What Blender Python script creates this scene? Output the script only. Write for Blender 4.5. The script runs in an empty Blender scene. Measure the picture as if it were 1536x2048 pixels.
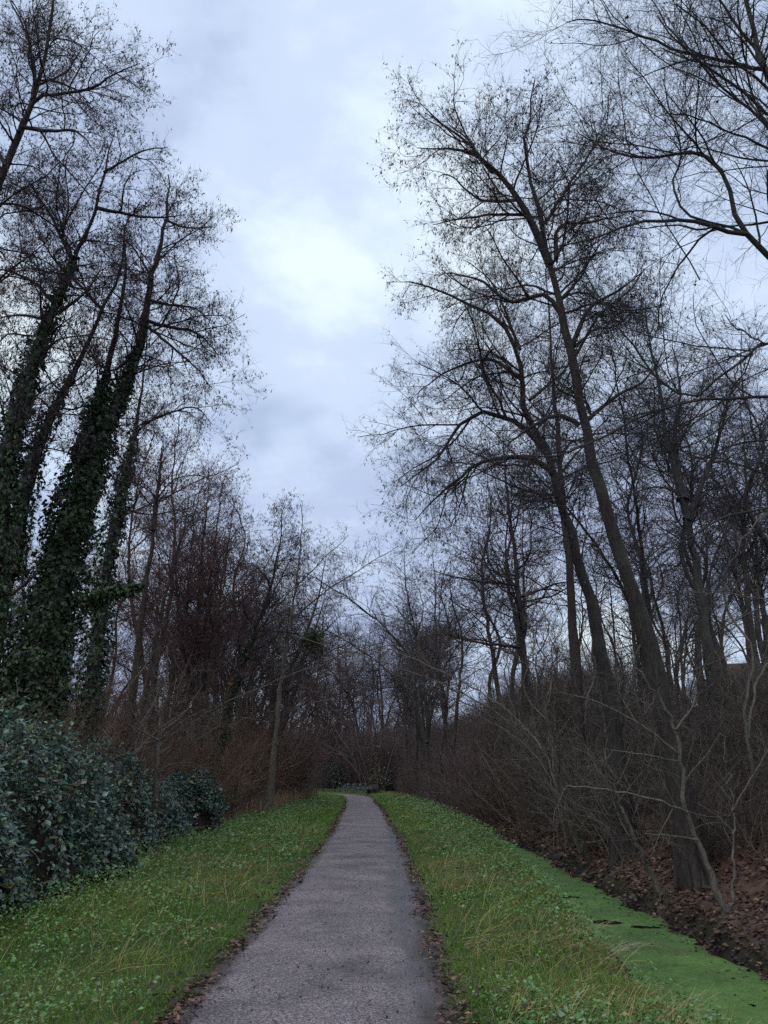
import bpy, math
import numpy as np
from mathutils import Vector

# ------------------------------------------------------------------ camera, sky, sun, exposure
scene = bpy.context.scene
COL = scene.collection
PITCH = math.radians(18.86); CAMH = 1.65; FPX = 1540.0
cam_d = bpy.data.cameras.new("camera"); cam = bpy.data.objects.new("camera", cam_d); COL.objects.link(cam)
cam.location = (0, 0, CAMH); cam.rotation_euler = (math.radians(90) + PITCH, 0, 0)
cam_d.sensor_fit = 'VERTICAL'; cam_d.sensor_height = 36.0; cam_d.lens = 36.0 * FPX / 2048.0
cam_d.clip_start = 0.05; cam_d.clip_end = 3000
scene.camera = cam

SUN_EL, SUN_AZ = math.radians(60), math.radians(205)
world = bpy.data.worlds.new("World"); scene.world = world; world.use_nodes = True
wn, wl = world.node_tree.nodes, world.node_tree.links
wn.clear()
def N(tree, typ, **kw):
    n = tree.new(typ)
    for k, v in kw.items():
        if k.startswith('i_'):
            n.inputs[k[2:].replace('_', ' ')].default_value = v
        else:
            setattr(n, k, v)
    return n
def ramp(tree, stops, interp='LINEAR'):
    n = tree.new('ShaderNodeValToRGB'); cr = n.color_ramp; cr.interpolation = interp
    while len(cr.elements) < len(stops): cr.elements.new(0.5)
    for e, (p, c) in zip(cr.elements, stops):
        e.position = p; e.color = (c[0], c[1], c[2], 1) if not isinstance(c, (int, float)) else (c, c, c, 1)
    return n
w_out = wn.new('ShaderNodeOutputWorld')
sky = N(wn, 'ShaderNodeTexSky', sky_type='NISHITA', sun_disc=False, sun_elevation=SUN_EL, sun_rotation=SUN_AZ)
sky.air_density = 1.2; sky.dust_density = 1.0; sky.ozone_density = 3.0
bg_sky = N(wn, 'ShaderNodeBackground', i_Strength=0.12)
wl.new(sky.outputs[0], bg_sky.inputs[0])
tc = wn.new('ShaderNodeTexCoord')
sep = wn.new('ShaderNodeSeparateXYZ'); wl.new(tc.outputs['Generated'], sep.inputs[0])
mx = N(wn, 'ShaderNodeMath', operation='MAXIMUM'); mx.inputs[1].default_value = 0.0; wl.new(sep.outputs[2], mx.inputs[0])
ad = N(wn, 'ShaderNodeMath', operation='ADD'); ad.inputs[1].default_value = 0.35; wl.new(mx.outputs[0], ad.inputs[0])
dv = [N(wn, 'ShaderNodeMath', operation='DIVIDE') for _ in range(2)]
cmb = wn.new('ShaderNodeCombineXYZ')
for k in range(2):
    wl.new(sep.outputs[k], dv[k].inputs[0]); wl.new(ad.outputs[0], dv[k].inputs[1]); wl.new(dv[k].outputs[0], cmb.inputs[k])
mp = wn.new('ShaderNodeMapping'); mp.inputs['Location'].default_value = (8.08, 1.42, 0.0)
mp.inputs['Scale'].default_value = (1.0, 1.0, 1.0)
wl.new(cmb.outputs[0], mp.inputs[0])
cn = N(wn, 'ShaderNodeTexNoise', i_Scale=1.9, i_Detail=10.0, i_Roughness=0.57, i_Distortion=0.15); wl.new(mp.outputs[0], cn.inputs['Vector'])
cr1 = ramp(wn, [(0.30, (0.37, 0.44, 0.66)), (0.44, (0.47, 0.57, 0.79)), (0.56, (0.59, 0.71, 0.91)), (0.70, (0.82, 0.94, 1.03))], 'EASE')
wl.new(cn.outputs[0], cr1.inputs[0])
bg_cl = N(wn, 'ShaderNodeBackground', i_Strength=1.0); wl.new(cr1.outputs[0], bg_cl.inputs[0])
cn2 = N(wn, 'ShaderNodeTexNoise', i_Scale=1.6, i_Detail=4.0, i_Roughness=0.5); wl.new(mp.outputs[0], cn2.inputs['Vector'])
cr2 = ramp(wn, [(0.26, 0.55), (0.40, 1.0)], 'EASE'); wl.new(cn2.outputs[0], cr2.inputs[0])
w_mix = wn.new('ShaderNodeMixShader')
wl.new(cr2.outputs[0], w_mix.inputs[0]); wl.new(bg_sky.outputs[0], w_mix.inputs[1]); wl.new(bg_cl.outputs[0], w_mix.inputs[2])
wl.new(w_mix.outputs[0], w_out.inputs[0])

sun_d = bpy.data.lights.new("sun", 'SUN'); sun_d.energy = 1.3; sun_d.angle = math.radians(45); sun_d.color = (1.0, 0.96, 0.90)
sun = bpy.data.objects.new("sun", sun_d); COL.objects.link(sun)
sd = Vector((math.sin(SUN_AZ) * math.cos(SUN_EL), math.cos(SUN_AZ) * math.cos(SUN_EL), math.sin(SUN_EL)))
sun.rotation_euler = sd.to_track_quat('Z', 'Y').to_euler()
vs = scene.view_settings
vs.view_transform = 'Standard'; vs.look = 'None'; vs.exposure = 0.12; vs.gamma = 1.0; vs.use_curve_mapping = False
scene.render.engine = 'CYCLES'
scene.cycles.max_bounces = 5; scene.cycles.diffuse_bounces = 3; scene.cycles.glossy_bounces = 2; scene.cycles.transmission_bounces = 3
scene.cycles.use_denoising = False
scene.cycles.use_adaptive_sampling = True; scene.cycles.adaptive_threshold = 0.015

# ------------------------------------------------------------------ helpers
TH_C, TH_S = math.cos(PITCH), math.sin(PITCH)
def unproj(px, py, D):
    """The point seen at (px, py) of the photograph that stands D metres ahead."""
    a = (px - 768.0) / FPX; b = (1024.0 - py) / FPX
    Y = TH_C - b * TH_S; Z = TH_S + b * TH_C; s = D / Y
    return np.array([a * s, D, CAMH + Z * s])
def depth_of(p): return p[1] * TH_C + (p[2] - CAMH) * TH_S

def vnoise(x, y, seed=0):
    """Smooth value noise in numpy."""
    xi = np.floor(x).astype(np.int64); yi = np.floor(y).astype(np.int64)
    fx = x - xi; fy = y - yi
    fx = fx * fx * (3 - 2 * fx); fy = fy * fy * (3 - 2 * fy)
    def h(i, j):
        n = (i * 374761393 + j * 668265263 + seed * 982451653) & 0x7fffffff
        n = ((n ^ (n >> 13)) * 1274126177) & 0x7fffffff
        return ((n ^ (n >> 16)) & 0xffff) / 65535.0
    return (h(xi, yi) * (1 - fx) + h(xi + 1, yi) * fx) * (1 - fy) + (h(xi, yi + 1) * (1 - fx) + h(xi + 1, yi + 1) * fx) * fy
def fbm(x, y, seed=0, o=3):
    return sum(vnoise(x * 2 ** k, y * 2 ** k, seed + k * 17) * 0.5 ** k for k in range(o)) / sum(0.5 ** k for k in range(o))
def unit(v): return v / np.maximum(np.linalg.norm(v, axis=-1, keepdims=True), 1e-9)
def sstep(a, b, x):
    t = np.clip((x - a) / (b - a), 0, 1); return t * t * (3 - 2 * t)

class Geo:
    """Collects vertices, triangles, quads and vertex colours; build() links them as one mesh object."""
    def __init__(s): s.v, s.c, s.t, s.q, s.n = [], [], [], [], 0
    def add(s, v, tris=None, quads=None, col=(1, 1, 1)):
        v = np.asarray(v, float).reshape(-1, 3); m = len(v)
        if m == 0: return
        c = np.asarray(col, float)
        c = np.broadcast_to(c, (m, 3)) if c.ndim == 1 else c.reshape(-1, 3)
        s.v.append(v); s.c.append(c)
        if tris is not None: s.t.append(np.asarray(tris, np.int64).reshape(-1, 3) + s.n)
        if quads is not None: s.q.append(np.asarray(quads, np.int64).reshape(-1, 4) + s.n)
        s.n += m
    def mesh(s, name, origin=(0, 0, 0), smooth=True):
        me = bpy.data.meshes.new(name)
        v = (np.concatenate(s.v) if s.v else np.zeros((0, 3))) - np.asarray(origin, float)
        t = np.concatenate(s.t) if s.t else np.zeros((0, 3), np.int64)
        q = np.concatenate(s.q) if s.q else np.zeros((0, 4), np.int64)
        me.vertices.add(len(v)); me.vertices.foreach_set('co', v.astype(np.float32).ravel())
        me.loops.add(t.size + q.size); me.polygons.add(len(t) + len(q))
        me.loops.foreach_set('vertex_index', np.concatenate([t.ravel(), q.ravel()]).astype(np.int32))
        st = np.concatenate([np.arange(len(t)) * 3, t.size + np.arange(len(q)) * 4]).astype(np.int32)
        me.polygons.foreach_set('loop_start', st)
        me.polygons.foreach_set('use_smooth', np.full(len(t) + len(q), smooth))
        me.update(calc_edges=True)
        ca = me.color_attributes.new('Col', 'FLOAT_COLOR', 'POINT')
        c = np.concatenate(s.c) if s.c else np.zeros((0, 3))
        ca.data.foreach_set('color', np.hstack([c, np.ones((len(c), 1))]).astype(np.float32).ravel())
        return me
    def build(s, name, mat, parent=None, origin=(0, 0, 0), smooth=True):
        me = s.mesh(name, origin, smooth); me.materials.append(mat)
        o = bpy.data.objects.new(name, me); COL.objects.link(o)
        if parent is not None: o.parent = parent
        else: o.location = origin
        return o
def tag(o, label=None, cat=None, group=None, kind=None):
    if label: o['label'] = label
    if cat: o['category'] = cat
    if group: o['group'] = group
    if kind: o['kind'] = kind
    return o
def empty(name, loc, label, cat, group=None):
    o = bpy.data.objects.new(name, None); COL.objects.link(o); o.location = loc; o.empty_display_size = 0.3
    return tag(o, label, cat, group)
def link_copy(src, parent=None):
    c = src.copy(); COL.objects.link(c); c.parent = parent
    return c

def tubes(g, P, R, S=3, col=(1, 1, 1)):
    """P (M,K,3) polylines with radii R (M,K) become S-sided tubes."""
    M, K, _ = P.shape
    if M == 0: return
    T = unit(np.gradient(P, axis=1))
    ref = np.where(np.abs(T[:, :1, 2:3]) > 0.9, np.array([1., 0, 0]), np.array([0, 0, 1.]))
    A = unit(np.cross(T, np.broadcast_to(ref, T.shape))); B = np.cross(T, A)
    an = np.arange(S) * 2 * math.pi / S
    V = P[:, :, None, :] + R[:, :, None, None] * (A[:, :, None, :] * np.cos(an)[None, None, :, None] + B[:, :, None, :] * np.sin(an)[None, None, :, None])
    base = (np.arange(M) * K * S)[:, None, None]
    i = np.arange(K - 1)[None, :, None] * S; j = np.arange(S)[None, None, :]; j2 = (j + 1) % S
    q = np.stack([base + i + j, base + i + j2, base + i + S + j2, base + i + S + j], -1)
    c = np.asarray(col, float)
    if c.ndim == 2: c = np.repeat(c, K * S, axis=0)
    g.add(V, quads=q, col=c)
def spikes(g, O, E, r, col=(1, 1, 1)):
    """Straight tapering three-sided twiglets from O to E."""
    M = len(O)
    if M == 0: return
    d = unit(E - O); ref = np.where(np.abs(d[:, 2:3]) > 0.9, np.array([1., 0, 0]), np.array([0, 0, 1.]))
    A = unit(np.cross(d, ref)); B = np.cross(d, A); r = np.broadcast_to(r, (M,))[:, None]
    V = np.stack([O + A * r, O + (-0.5 * A + 0.866 * B) * r, O + (-0.5 * A - 0.866 * B) * r, E], 1)
    b = (np.arange(M) * 4)[:, None, None]
    t = b + np.array([[0, 1, 3], [1, 2, 3], [2, 0, 3]])[None]
    c = np.asarray(col, float)
    if c.ndim == 2: c = np.repeat(c, 4, axis=0)
    g.add(V, tris=t, col=c)
def slivers(g, O, E, r, col, rng):
    """The finest twiglets, a couple of millimetres thick: one slim triangle each."""
    M = len(O)
    if M == 0: return
    a = unit(np.cross(unit(E - O), rng.standard_normal((M, 3)))) * np.broadcast_to(r, (M,))[:, None]
    g.add(np.stack([O - a, O + a, E], 1), tris=(np.arange(M) * 3)[:, None] + np.arange(3)[None], col=col)
def bent(g, P, R, col=(1, 1, 1)):
    """Three-point twigs: a three-sided tube that ends in a point."""
    M = len(P)
    if M == 0: return
    d = unit(P[:, 2] - P[:, 0]); ref = np.where(np.abs(d[:, 2:3]) > 0.9, np.array([1., 0, 0]), np.array([0, 0, 1.]))
    A = unit(np.cross(d, ref)); B = np.cross(d, A); off = np.stack([A, -.5 * A + .866 * B, -.5 * A - .866 * B], 1)
    V = np.concatenate([P[:, 0:1] + off * R[:, 0, None, None], P[:, 1:2] + off * R[:, 1, None, None], P[:, 2:3]], 1)
    b = (np.arange(M) * 7)[:, None, None]
    q = b + np.array([[0, 1, 4, 3], [1, 2, 5, 4], [2, 0, 3, 5]])[None]; t = b + np.array([[3, 4, 6], [4, 5, 6], [5, 3, 6]])[None]
    c = np.asarray(col, float)
    if c.ndim == 2: c = np.repeat(c, 7, axis=0)
    g.add(V, tris=t, quads=q, col=c)
def drops(g, O, d, L, r, col):
    """Catkins: slim three-sided spindles hanging from O along d."""
    M = len(O)
    if M == 0: return
    ref = np.where(np.abs(d[:, 2:3]) > 0.9, np.array([1., 0, 0]), np.array([0, 0, 1.]))
    A = unit(np.cross(d, ref)); B = np.cross(d, A); L = L[:, None]; r = r[:, None]; C = O + d * L
    V = np.stack([O, C + A * r, C + (-0.5 * A + 0.866 * B) * r, C + (-0.5 * A - 0.866 * B) * r - d * L * .25], 1)
    b = (np.arange(M) * 4)[:, None, None]
    t = b + np.array([[0, 1, 2], [0, 2, 3], [0, 3, 1], [3, 2, 1]])[None]
    g.add(V, tris=t, col=np.repeat(col, 4, axis=0))
# leaf templates: x along the leaf, y across, z up
LEAF4 = (np.array([[0, 0, 0], [.45, .36, .10], [.45, -.36, .10], [1, 0, -.06], [.5, 0, 0.0]]), np.array([[0, 4, 1], [0, 2, 4], [4, 3, 1], [4, 2, 3]]))
LEAF2 = (np.array([[0, 0, 0], [.5, .38, .10], [1, 0, -.05], [.5, -.38, .10]]), np.array([[0, 2, 1], [0, 3, 2]]))
IVY = (np.array([[0, 0, 0], [.15, .45, .04], [.5, .30, .05], [1, 0, -.08], [.5, -.30, .05], [.15, -.45, .04]]), np.array([[0, 2, 1], [0, 3, 2], [0, 4, 3], [0, 5, 4]]))
def leaves(g, tpl, O, f, n, size, col):
    V0, F0 = tpl; M = len(O)
    if M == 0: return
    f = unit(f); y = unit(np.cross(n, f)); z = np.cross(f, y)
    V = O[:, None] + size[:, None, None] * (V0[None, :, 0:1] * f[:, None] + V0[None, :, 1:2] * y[:, None] + V0[None, :, 2:3] * z[:, None])
    t = (np.arange(M) * len(V0))[:, None, None] + F0[None]
    g.add(V, tris=t, col=np.repeat(col, len(V0), axis=0))
def rcol(rng, M, stops, w=None, jit=0.18):
    s = np.array(stops)[rng.choice(len(stops), M, p=w)]
    return np.clip(s * (1 + jit * rng.standard_normal((M, 1))) * (1 + 0.07 * rng.standard_normal((M, 3))), 0.003, 1)

# ------------------------------------------------------------------ materials
def mat_new(name):
    m = bpy.data.materials.new(name); m.use_nodes = True
    nt = m.node_tree; nt.nodes.clear()
    out = nt.nodes.new('ShaderNodeOutputMaterial'); b = nt.nodes.new('ShaderNodeBsdfPrincipled')
    nt.links.new(b.outputs[0], out.inputs[0])
    return m, nt.nodes, nt.links, b, out
def mat_attr(name, rough=0.8, spec=0.3, translucent=0.0, noise=None, bump=0.0):
    m, n, l, b, out = mat_new(name)
    a = N(n, 'ShaderNodeVertexColor', layer_name='Col'); src = a.outputs[0]
    b.inputs['Roughness'].default_value = rough; b.inputs['Specular IOR Level'].default_value = spec
    if noise:
        t = n.new('ShaderNodeTexCoord')
        nz = N(n, 'ShaderNodeTexNoise', i_Scale=noise[0], i_Detail=4.0); l.new(t.outputs['Object'], nz.inputs['Vector'])
        r = ramp(n, [(0.3, noise[1]), (0.7, noise[2])]); l.new(nz.outputs[0], r.inputs[0])
        mu = N(n, 'ShaderNodeMix', data_type='RGBA', blend_type='MULTIPLY'); mu.inputs[0].default_value = 1
        l.new(src, mu.inputs[6]); l.new(r.outputs[0], mu.inputs[7]); src = mu.outputs[2]
        if bump:
            bp = N(n, 'ShaderNodeBump', i_Strength=bump, i_Distance=0.02); l.new(nz.outputs[0], bp.inputs['Height']); l.new(bp.outputs[0], b.inputs['Normal'])
    l.new(src, b.inputs['Base Color'])
    if translucent:
        tr = n.new('ShaderNodeBsdfTranslucent'); l.new(src, tr.inputs[0])
        ms = n.new('ShaderNodeMixShader'); ms.inputs[0].default_value = translucent
        l.new(b.outputs[0], ms.inputs[1]); l.new(tr.outputs[0], ms.inputs[2]); l.new(ms.outputs[0], out.inputs[0])
    return m
def mat_bark(name):
    m, n, l, b, out = mat_new(name)
    a = N(n, 'ShaderNodeVertexColor', layer_name='Col')
    t = n.new('ShaderNodeTexCoord'); mpp = n.new('ShaderNodeMapping'); mpp.inputs['Scale'].default_value = (14, 14, 3.0)
    l.new(t.outputs['Object'], mpp.inputs[0])
    nz = N(n, 'ShaderNodeTexNoise', i_Scale=1.6, i_Detail=6.0, i_Roughness=0.65, i_Distortion=0.4); l.new(mpp.outputs[0], nz.inputs['Vector'])
    vo = N(n, 'ShaderNodeTexVoronoi', i_Scale=1.5, feature='DISTANCE_TO_EDGE'); l.new(mpp.outputs[0], vo.inputs['Vector'])
    r = ramp(n, [(0.25, 0.45), (0.5, 0.95), (0.75, 1.5)]); l.new(nz.outputs[0], r.inputs[0])
    mu = N(n, 'ShaderNodeMix', data_type='RGBA', blend_type='MULTIPLY'); mu.inputs[0].default_value = 1
    l.new(a.outputs[0], mu.inputs[6]); l.new(r.outputs[0], mu.inputs[7])
    # patches of green-grey algae and pale lichen on the bark
    n2 = N(n, 'ShaderNodeTexNoise', i_Scale=1.1, i_Detail=5.0, i_Roughness=0.6); l.new(t.outputs['Object'], n2.inputs['Vector'])
    r2 = ramp(n, [(0.52, 0.0), (0.68, 0.6)]); l.new(n2.outputs[0], r2.inputs[0])
    m2 = N(n, 'ShaderNodeMix', data_type='RGBA'); l.new(r2.outputs[0], m2.inputs[0]); l.new(mu.outputs[2], m2.inputs[6]); m2.inputs[7].default_value = (0.085, 0.095, 0.06, 1)
    l.new(m2.outputs[2], b.inputs['Base Color']); b.inputs['Roughness'].default_value = 0.85; b.inputs['Specular IOR Level'].default_value = 0.25
    ah = N(n, 'ShaderNodeMath', operation='ADD'); l.new(nz.outputs[0], ah.inputs[0]); l.new(vo.outputs[0], ah.inputs[1])
    bp = N(n, 'ShaderNodeBump', i_Strength=0.8, i_Distance=0.03); l.new(ah.outputs[0], bp.inputs['Height']); l.new(bp.outputs[0], b.inputs['Normal'])
    return m
M_BARK = mat_bark('bark')
M_TWIG = mat_attr('twig', 0.75, 0.3)
M_CATKIN = mat_attr('catkin', 0.8, 0.2)
M_IVY = mat_attr('ivy_leaf', 0.42, 0.5, 0.12)
M_BRAMBLE = mat_attr('bramble_leaf', 0.36, 0.6, 0.15)
M_GRASS = mat_attr('grass_blade', 0.5, 0.4, 0.38)
M_WEED = mat_attr('weed_leaf', 0.5, 0.4, 0.25)
M_DRY = mat_attr('dry_stalk', 0.75, 0.25, 0.15)
M_LITTER = mat_attr('dead_leaf', 0.6, 0.4, 0.08)
M_SOIL = mat_attr('soil', 0.95, 0.2, 0, (5.0, (0.55, 0.55, 0.55), (1.4, 1.35, 1.3)), 0.6)
M_THATCH_SHADE = mat_attr('dead_thatch_shade', 0.95, 0.1, 0, (9.0, (0.4, 0.4, 0.4), (1.5, 1.4, 1.3)), 1.0)

# ------------------------------------------------------------------ lie of the land
_PY = np.array([-40, 3, 7, 13, 22, 41, 58, 70]); _PX = np.array([-.5, -.5, -.5, -.46, -.53, -1.05, -1.7, -2.25])
def pathc(y): return np.interp(y, _PY, _PX)                      # centre line of the straight stretch
def ditch_off(y): return np.interp(y, [-40, 5, 9, 16, 24, 41, 90], [3.75, 3.8, 3.9, 4.15, 4.5, 4.7, 4.8])
def ditch_hw(y): return np.interp(y, [-40, 9, 16, 24, 32, 40, 60], [.66, .64, .46, .27, .16, .12, .1])
WATER_Z = -0.45
def ground_z(x, y):
    x = np.asarray(x, float); y = np.asarray(y, float)
    u = x - pathc(y); o = ditch_off(y); hw = ditch_hw(y)
    wob = (vnoise(y * 0.9, x * 0 + 3.3, 5) - .5) * .28 + (vnoise(y * 2.7, x * 0 + 9.1, 8) - .5) * .2 + (vnoise(y * 6.5, x * 1.5 + 2.1, 9) - .5) * .16
    uu = u + wob * sstep(1.5, 3.0, u)
    z = 0.05 * (fbm(x * .7, y * .7, 3) - .5) * sstep(1.0, 1.6, np.abs(u)) + 0.03 * sstep(.98, 1.3, np.abs(u))
    z = z - 0.035 * (1 - sstep(.98, 1.12, np.abs(u)))
    z = z - 0.62 * sstep(o - hw - .75, o - hw + .12, uu)
    v = uu - (o + hw)
    z = z + 0.34 * sstep(-.14, .32, v)
    bank = np.interp(v, [0.1, 1.0, 3, 6, 8.5, 11, 40], [0, .35, 1.35, 3.2, 4.4, 4.9, 5.2])
    z = z + bank + (fbm(x * .5, y * .5, 11) - .5) * .5 * sstep(.4, 3, v)
    z = z + (fbm(x * 1.6, y * 1.6, 21) - .5) * .22 * sstep(.15, 1.0, v)
    z = z + (fbm(x * .25, y * .25, 31) - .5) * .5 * sstep(5, 9, -u) + .5 * sstep(7, 25, -u)
    return z

def axis(parts):
    out = []
    for a, b, s in parts: out.append(np.arange(a, b, s))
    return np.concatenate(out + [np.array([parts[-1][1]])])
gx = axis([(-700, -100, 60), (-100, -30, 7), (-30, -8, 1.4), (-8, -2, .4), (-2, 2, .2), (2, 6.4, .13), (6.4, 14, .35), (14, 40, 2), (40, 100, 8), (100, 700, 60)])
gy = axis([(-120, -20, 12), (-20, 3, 1.2), (3, 30, .28), (30, 60, .8), (60, 120, 1.6), (120, 300, 15), (300, 1100, 80)])
X, Y = np.meshgrid(gx, gy); Z = ground_z(X, Y)
U = X - pathc(Y); Vb = U - ditch_off(Y) - ditch_hw(Y)
soil = np.array([.055, .042, .032]); turf = np.array([.05, .06, .025]); litter = np.array([.10, .06, .042]); mud = np.array([.022, .018, .016])
nn = fbm(X * 1.3, Y * 1.3, 41)[..., None]
C = turf * (0.6 + .8 * nn)
wR = sstep(-.05, .6, Vb)[..., None]; C = C * (1 - wR) + litter * (0.6 + .8 * nn) * wR
wM = (sstep(-1.9, -1.2, Vb) * (1 - sstep(-.02, .45, Vb)))[..., None]; C = C * (1 - wM) + mud * wM
wL = sstep(3.6, 4.6, -U)[..., None]; C = C * (1 - wL) + soil * (0.6 + .8 * nn) * wL
ny, nx = X.shape
ii = (np.arange(ny - 1)[:, None] * nx + np.arange(nx - 1)[None])
g = Geo(); g.add(np.stack([X, Y, Z], -1), quads=np.stack([ii, ii + 1, ii + nx + 1, ii + nx], -1), col=C.reshape(-1, 3))
ground = tag(g.build('ground', M_SOIL), kind='structure')

# path: a slightly cambered strip that bends left in the distance
pc = np.array([(pathc(t), t) for t in np.arange(-20, 60, .4)] + [(-2.0, 63), (-2.55, 66.5), (-3.4, 70), (-4.6, 73), (-6.4, 76), (-9.2, 78.8), (-13.5, 81), (-21, 83), (-34, 84.5)])
pt = unit(np.gradient(pc, axis=0)); pn = np.stack([pt[:, 1], -pt[:, 0]], -1)
q = np.concatenate([np.linspace(-1, -.6, 7), np.linspace(-.45, .45, 6), np.linspace(.6, 1, 7)])
hwl = 1.03 + .10 * (fbm(pc[:, 1] * .8, pc[:, 1] * 0, 51) - .5) * 2; hwr = 1.03 + .10 * (fbm(pc[:, 1] * .8, pc[:, 1] * 0 + 7, 52) - .5) * 2
off = np.where(q[None] < 0, q[None] * hwl[:, None], q[None] * hwr[:, None])
PXY = pc[:, None, :] + pn[:, None, :] * off[..., None]
PZ = 0.035 * (1 - np.abs(q[None]) ** 2.2) - 0.012 + 0.012 * (fbm(PXY[..., 0] * 2, PXY[..., 1] * 2, 53) - .5)
far = PXY[..., 1] > 60
PZ = PZ + .06 * sstep(56, 64, PXY[..., 1])
k, w = PZ.shape
ii = (np.arange(k - 1)[:, None] * w + np.arange(w - 1)[None])
g = Geo(); dirt = sstep(.80, 1.0, np.abs(off) / 1.03 + .35 * (fbm(PXY[..., 0] * 4, PXY[..., 1] * 2.2, 55) - .5) + .05 * (off > 0))
g.add(np.concatenate([PXY, PZ[..., None]], -1), quads=np.stack([ii, ii + 1, ii + w + 1, ii + w], -1), col=np.repeat(dirt.reshape(-1, 1), 3, axis=1))
def mat_gravel():
    m, n, l, b, out = mat_new('fine_gravel')
    t = n.new('ShaderNodeTexCoord'); co = t.outputs['Object']
    vo = N(n, 'ShaderNodeTexVoronoi', i_Scale=95.0); l.new(co, vo.inputs['Vector'])
    vs_ = n.new('ShaderNodeSeparateColor'); l.new(vo.outputs['Color'], vs_.inputs[0])
    r = ramp(n, [(0.0, (.064, .052, .056)), (.40, (.142, .119, .128)), (.75, (.208, .176, .184)), (1.0, (.39, .34, .34))]); l.new(vs_.outputs[0], r.inputs[0])
    big = N(n, 'ShaderNodeTexNoise', i_Scale=1.1, i_Detail=6.0, i_Roughness=.6); l.new(co, big.inputs['Vector'])
    br = ramp(n, [(.30, .62), (.5, 1.0), (.7, 1.28)]); l.new(big.outputs[0], br.inputs[0])
    mu = N(n, 'ShaderNodeMix', data_type='RGBA', blend_type='MULTIPLY'); mu.inputs[0].default_value = 1
    l.new(r.outputs[0], mu.inputs[6]); l.new(br.outputs[0], mu.inputs[7])
    # damp, trodden-in patches along the right-hand wheel line and dirt along both edges
    se = n.new('ShaderNodeSeparateXYZ'); l.new(co, se.inputs[0])
    wl_ = N(n, 'ShaderNodeMapRange'); wl_.inputs[1].default_value = -.35; wl_.inputs[2].default_value = .25; l.new(se.outputs[0], wl_.inputs[0])
    mpd = n.new('ShaderNodeMapping'); mpd.inputs['Scale'].default_value = (1.6, .5, 1); l.new(co, mpd.inputs[0])
    dn = N(n, 'ShaderNodeTexNoise', i_Scale=1.3, i_Detail=5.0); l.new(mpd.outputs[0], dn.inputs['Vector'])
    dm = N(n, 'ShaderNodeMath', operation='MULTIPLY'); l.new(dn.outputs[0], dm.inputs[0]); l.new(wl_.outputs[0], dm.inputs[1])
    dr = ramp(n, [(.30, 0.0), (.52, .75)]); l.new(dm.outputs[0], dr.inputs[0])
    md = N(n, 'ShaderNodeMix', data_type='RGBA'); l.new(dr.outputs[0], md.inputs[0]); l.new(mu.outputs[2], md.inputs[6]); md.inputs[7].default_value = (.085, .082, .088, 1)
    fn = N(n, 'ShaderNodeTexNoise', i_Scale=28.0, i_Detail=3.0); l.new(co, fn.inputs['Vector'])
    fr = ramp(n, [(.64, 0.0), (.74, .6)]); l.new(fn.outputs[0], fr.inputs[0])
    m3 = N(n, 'ShaderNodeMix', data_type='RGBA'); l.new(fr.outputs[0], m3.inputs[0]); l.new(md.outputs[2], m3.inputs[6]); m3.inputs[7].default_value = (.05, .042, .04, 1)
    at = N(n, 'ShaderNodeVertexColor', layer_name='Col'); m4 = N(n, 'ShaderNodeMix', data_type='RGBA'); l.new(at.outputs[0], m4.inputs[0]); l.new(m3.outputs[2], m4.inputs[6]); m4.inputs[7].default_value = (.062, .047, .040, 1)
    l.new(m4.outputs[2], b.inputs['Base Color'])
    rr = ramp(n, [(0, .8), (1, .42)]); l.new(dr.outputs[0], rr.inputs[0]); l.new(rr.outputs[0], b.inputs['Roughness'])
    bp = N(n, 'ShaderNodeBump', i_Strength=.7, i_Distance=.012); l.new(vo.outputs['Distance'], bp.inputs['Height']); l.new(bp.outputs[0], b.inputs['Normal'])
    b.inputs['Specular IOR Level'].default_value = .35
    return m
path = tag(g.build('path', mat_gravel()), kind='structure')

# ditch water, with duckweed floating on it except in a few open patches
ys = np.arange(-15, 62, .5); cx = pathc(ys) + ditch_off(ys)
g = Geo(); g.add(np.stack([np.stack([cx - 1.6, ys, ys * 0 + WATER_Z], -1), np.stack([cx + 1.6, ys, ys * 0 + WATER_Z], -1)], 1),
                 quads=np.stack([np.arange(len(ys) - 1) * 2, np.arange(len(ys) - 1) * 2 + 1, np.arange(len(ys) - 1) * 2 + 3, np.arange(len(ys) - 1) * 2 + 2], -1))
m, n, l, b, out = mat_new('dark_water'); b.inputs['Base Color'].default_value = (.012, .012, .01, 1); b.inputs['Roughness'].default_value = .05
M_WATER = m
tag(g.build('ditch_water', M_WATER), kind='structure')
dy = axis([(6, 20, .045), (20, 36, .15)]); ww = np.linspace(-1.0, 1.0, 44)
DX = (pathc(dy) + ditch_off(dy))[:, None] + ww[None]; DY = np.broadcast_to(dy[:, None], DX.shape)
rng = np.random.default_rng(3)
hole = fbm(DX * 1.6 + 5, DY * 1.1, 61, 4) + .10 * (fbm(DX * 14, DY * 14, 62, 2) - .5)
spots = np.zeros_like(DX)
for hx, hy, a, bb in [(*unproj(1205, 1822, 12.9)[:2], .34, .26), (*unproj(1130, 1783, 15.4)[:2], .30, .14), (*unproj(1285, 1838, 12.5)[:2], .30, .14)]:
    rx = (DX - hx) + .5 * (DY - hy) * .4
    spots = np.maximum(spots, 1 - ((rx / a) ** 2 + ((DY - hy) / bb) ** 2))
open_ = (spots + (fbm(DX * 6, DY * 6, 63) - .5) * 1.3 > .42) | (hole > .86)
ii = (np.arange(len(dy) - 1)[:, None] * len(ww) + np.arange(len(ww) - 1)[None]); keep = ~open_[:-1, :-1]
jx = DX + (rng.random(DX.shape) - .5) * .025; jy = DY + (rng.random(DX.shape) - .5) * .025
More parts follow.
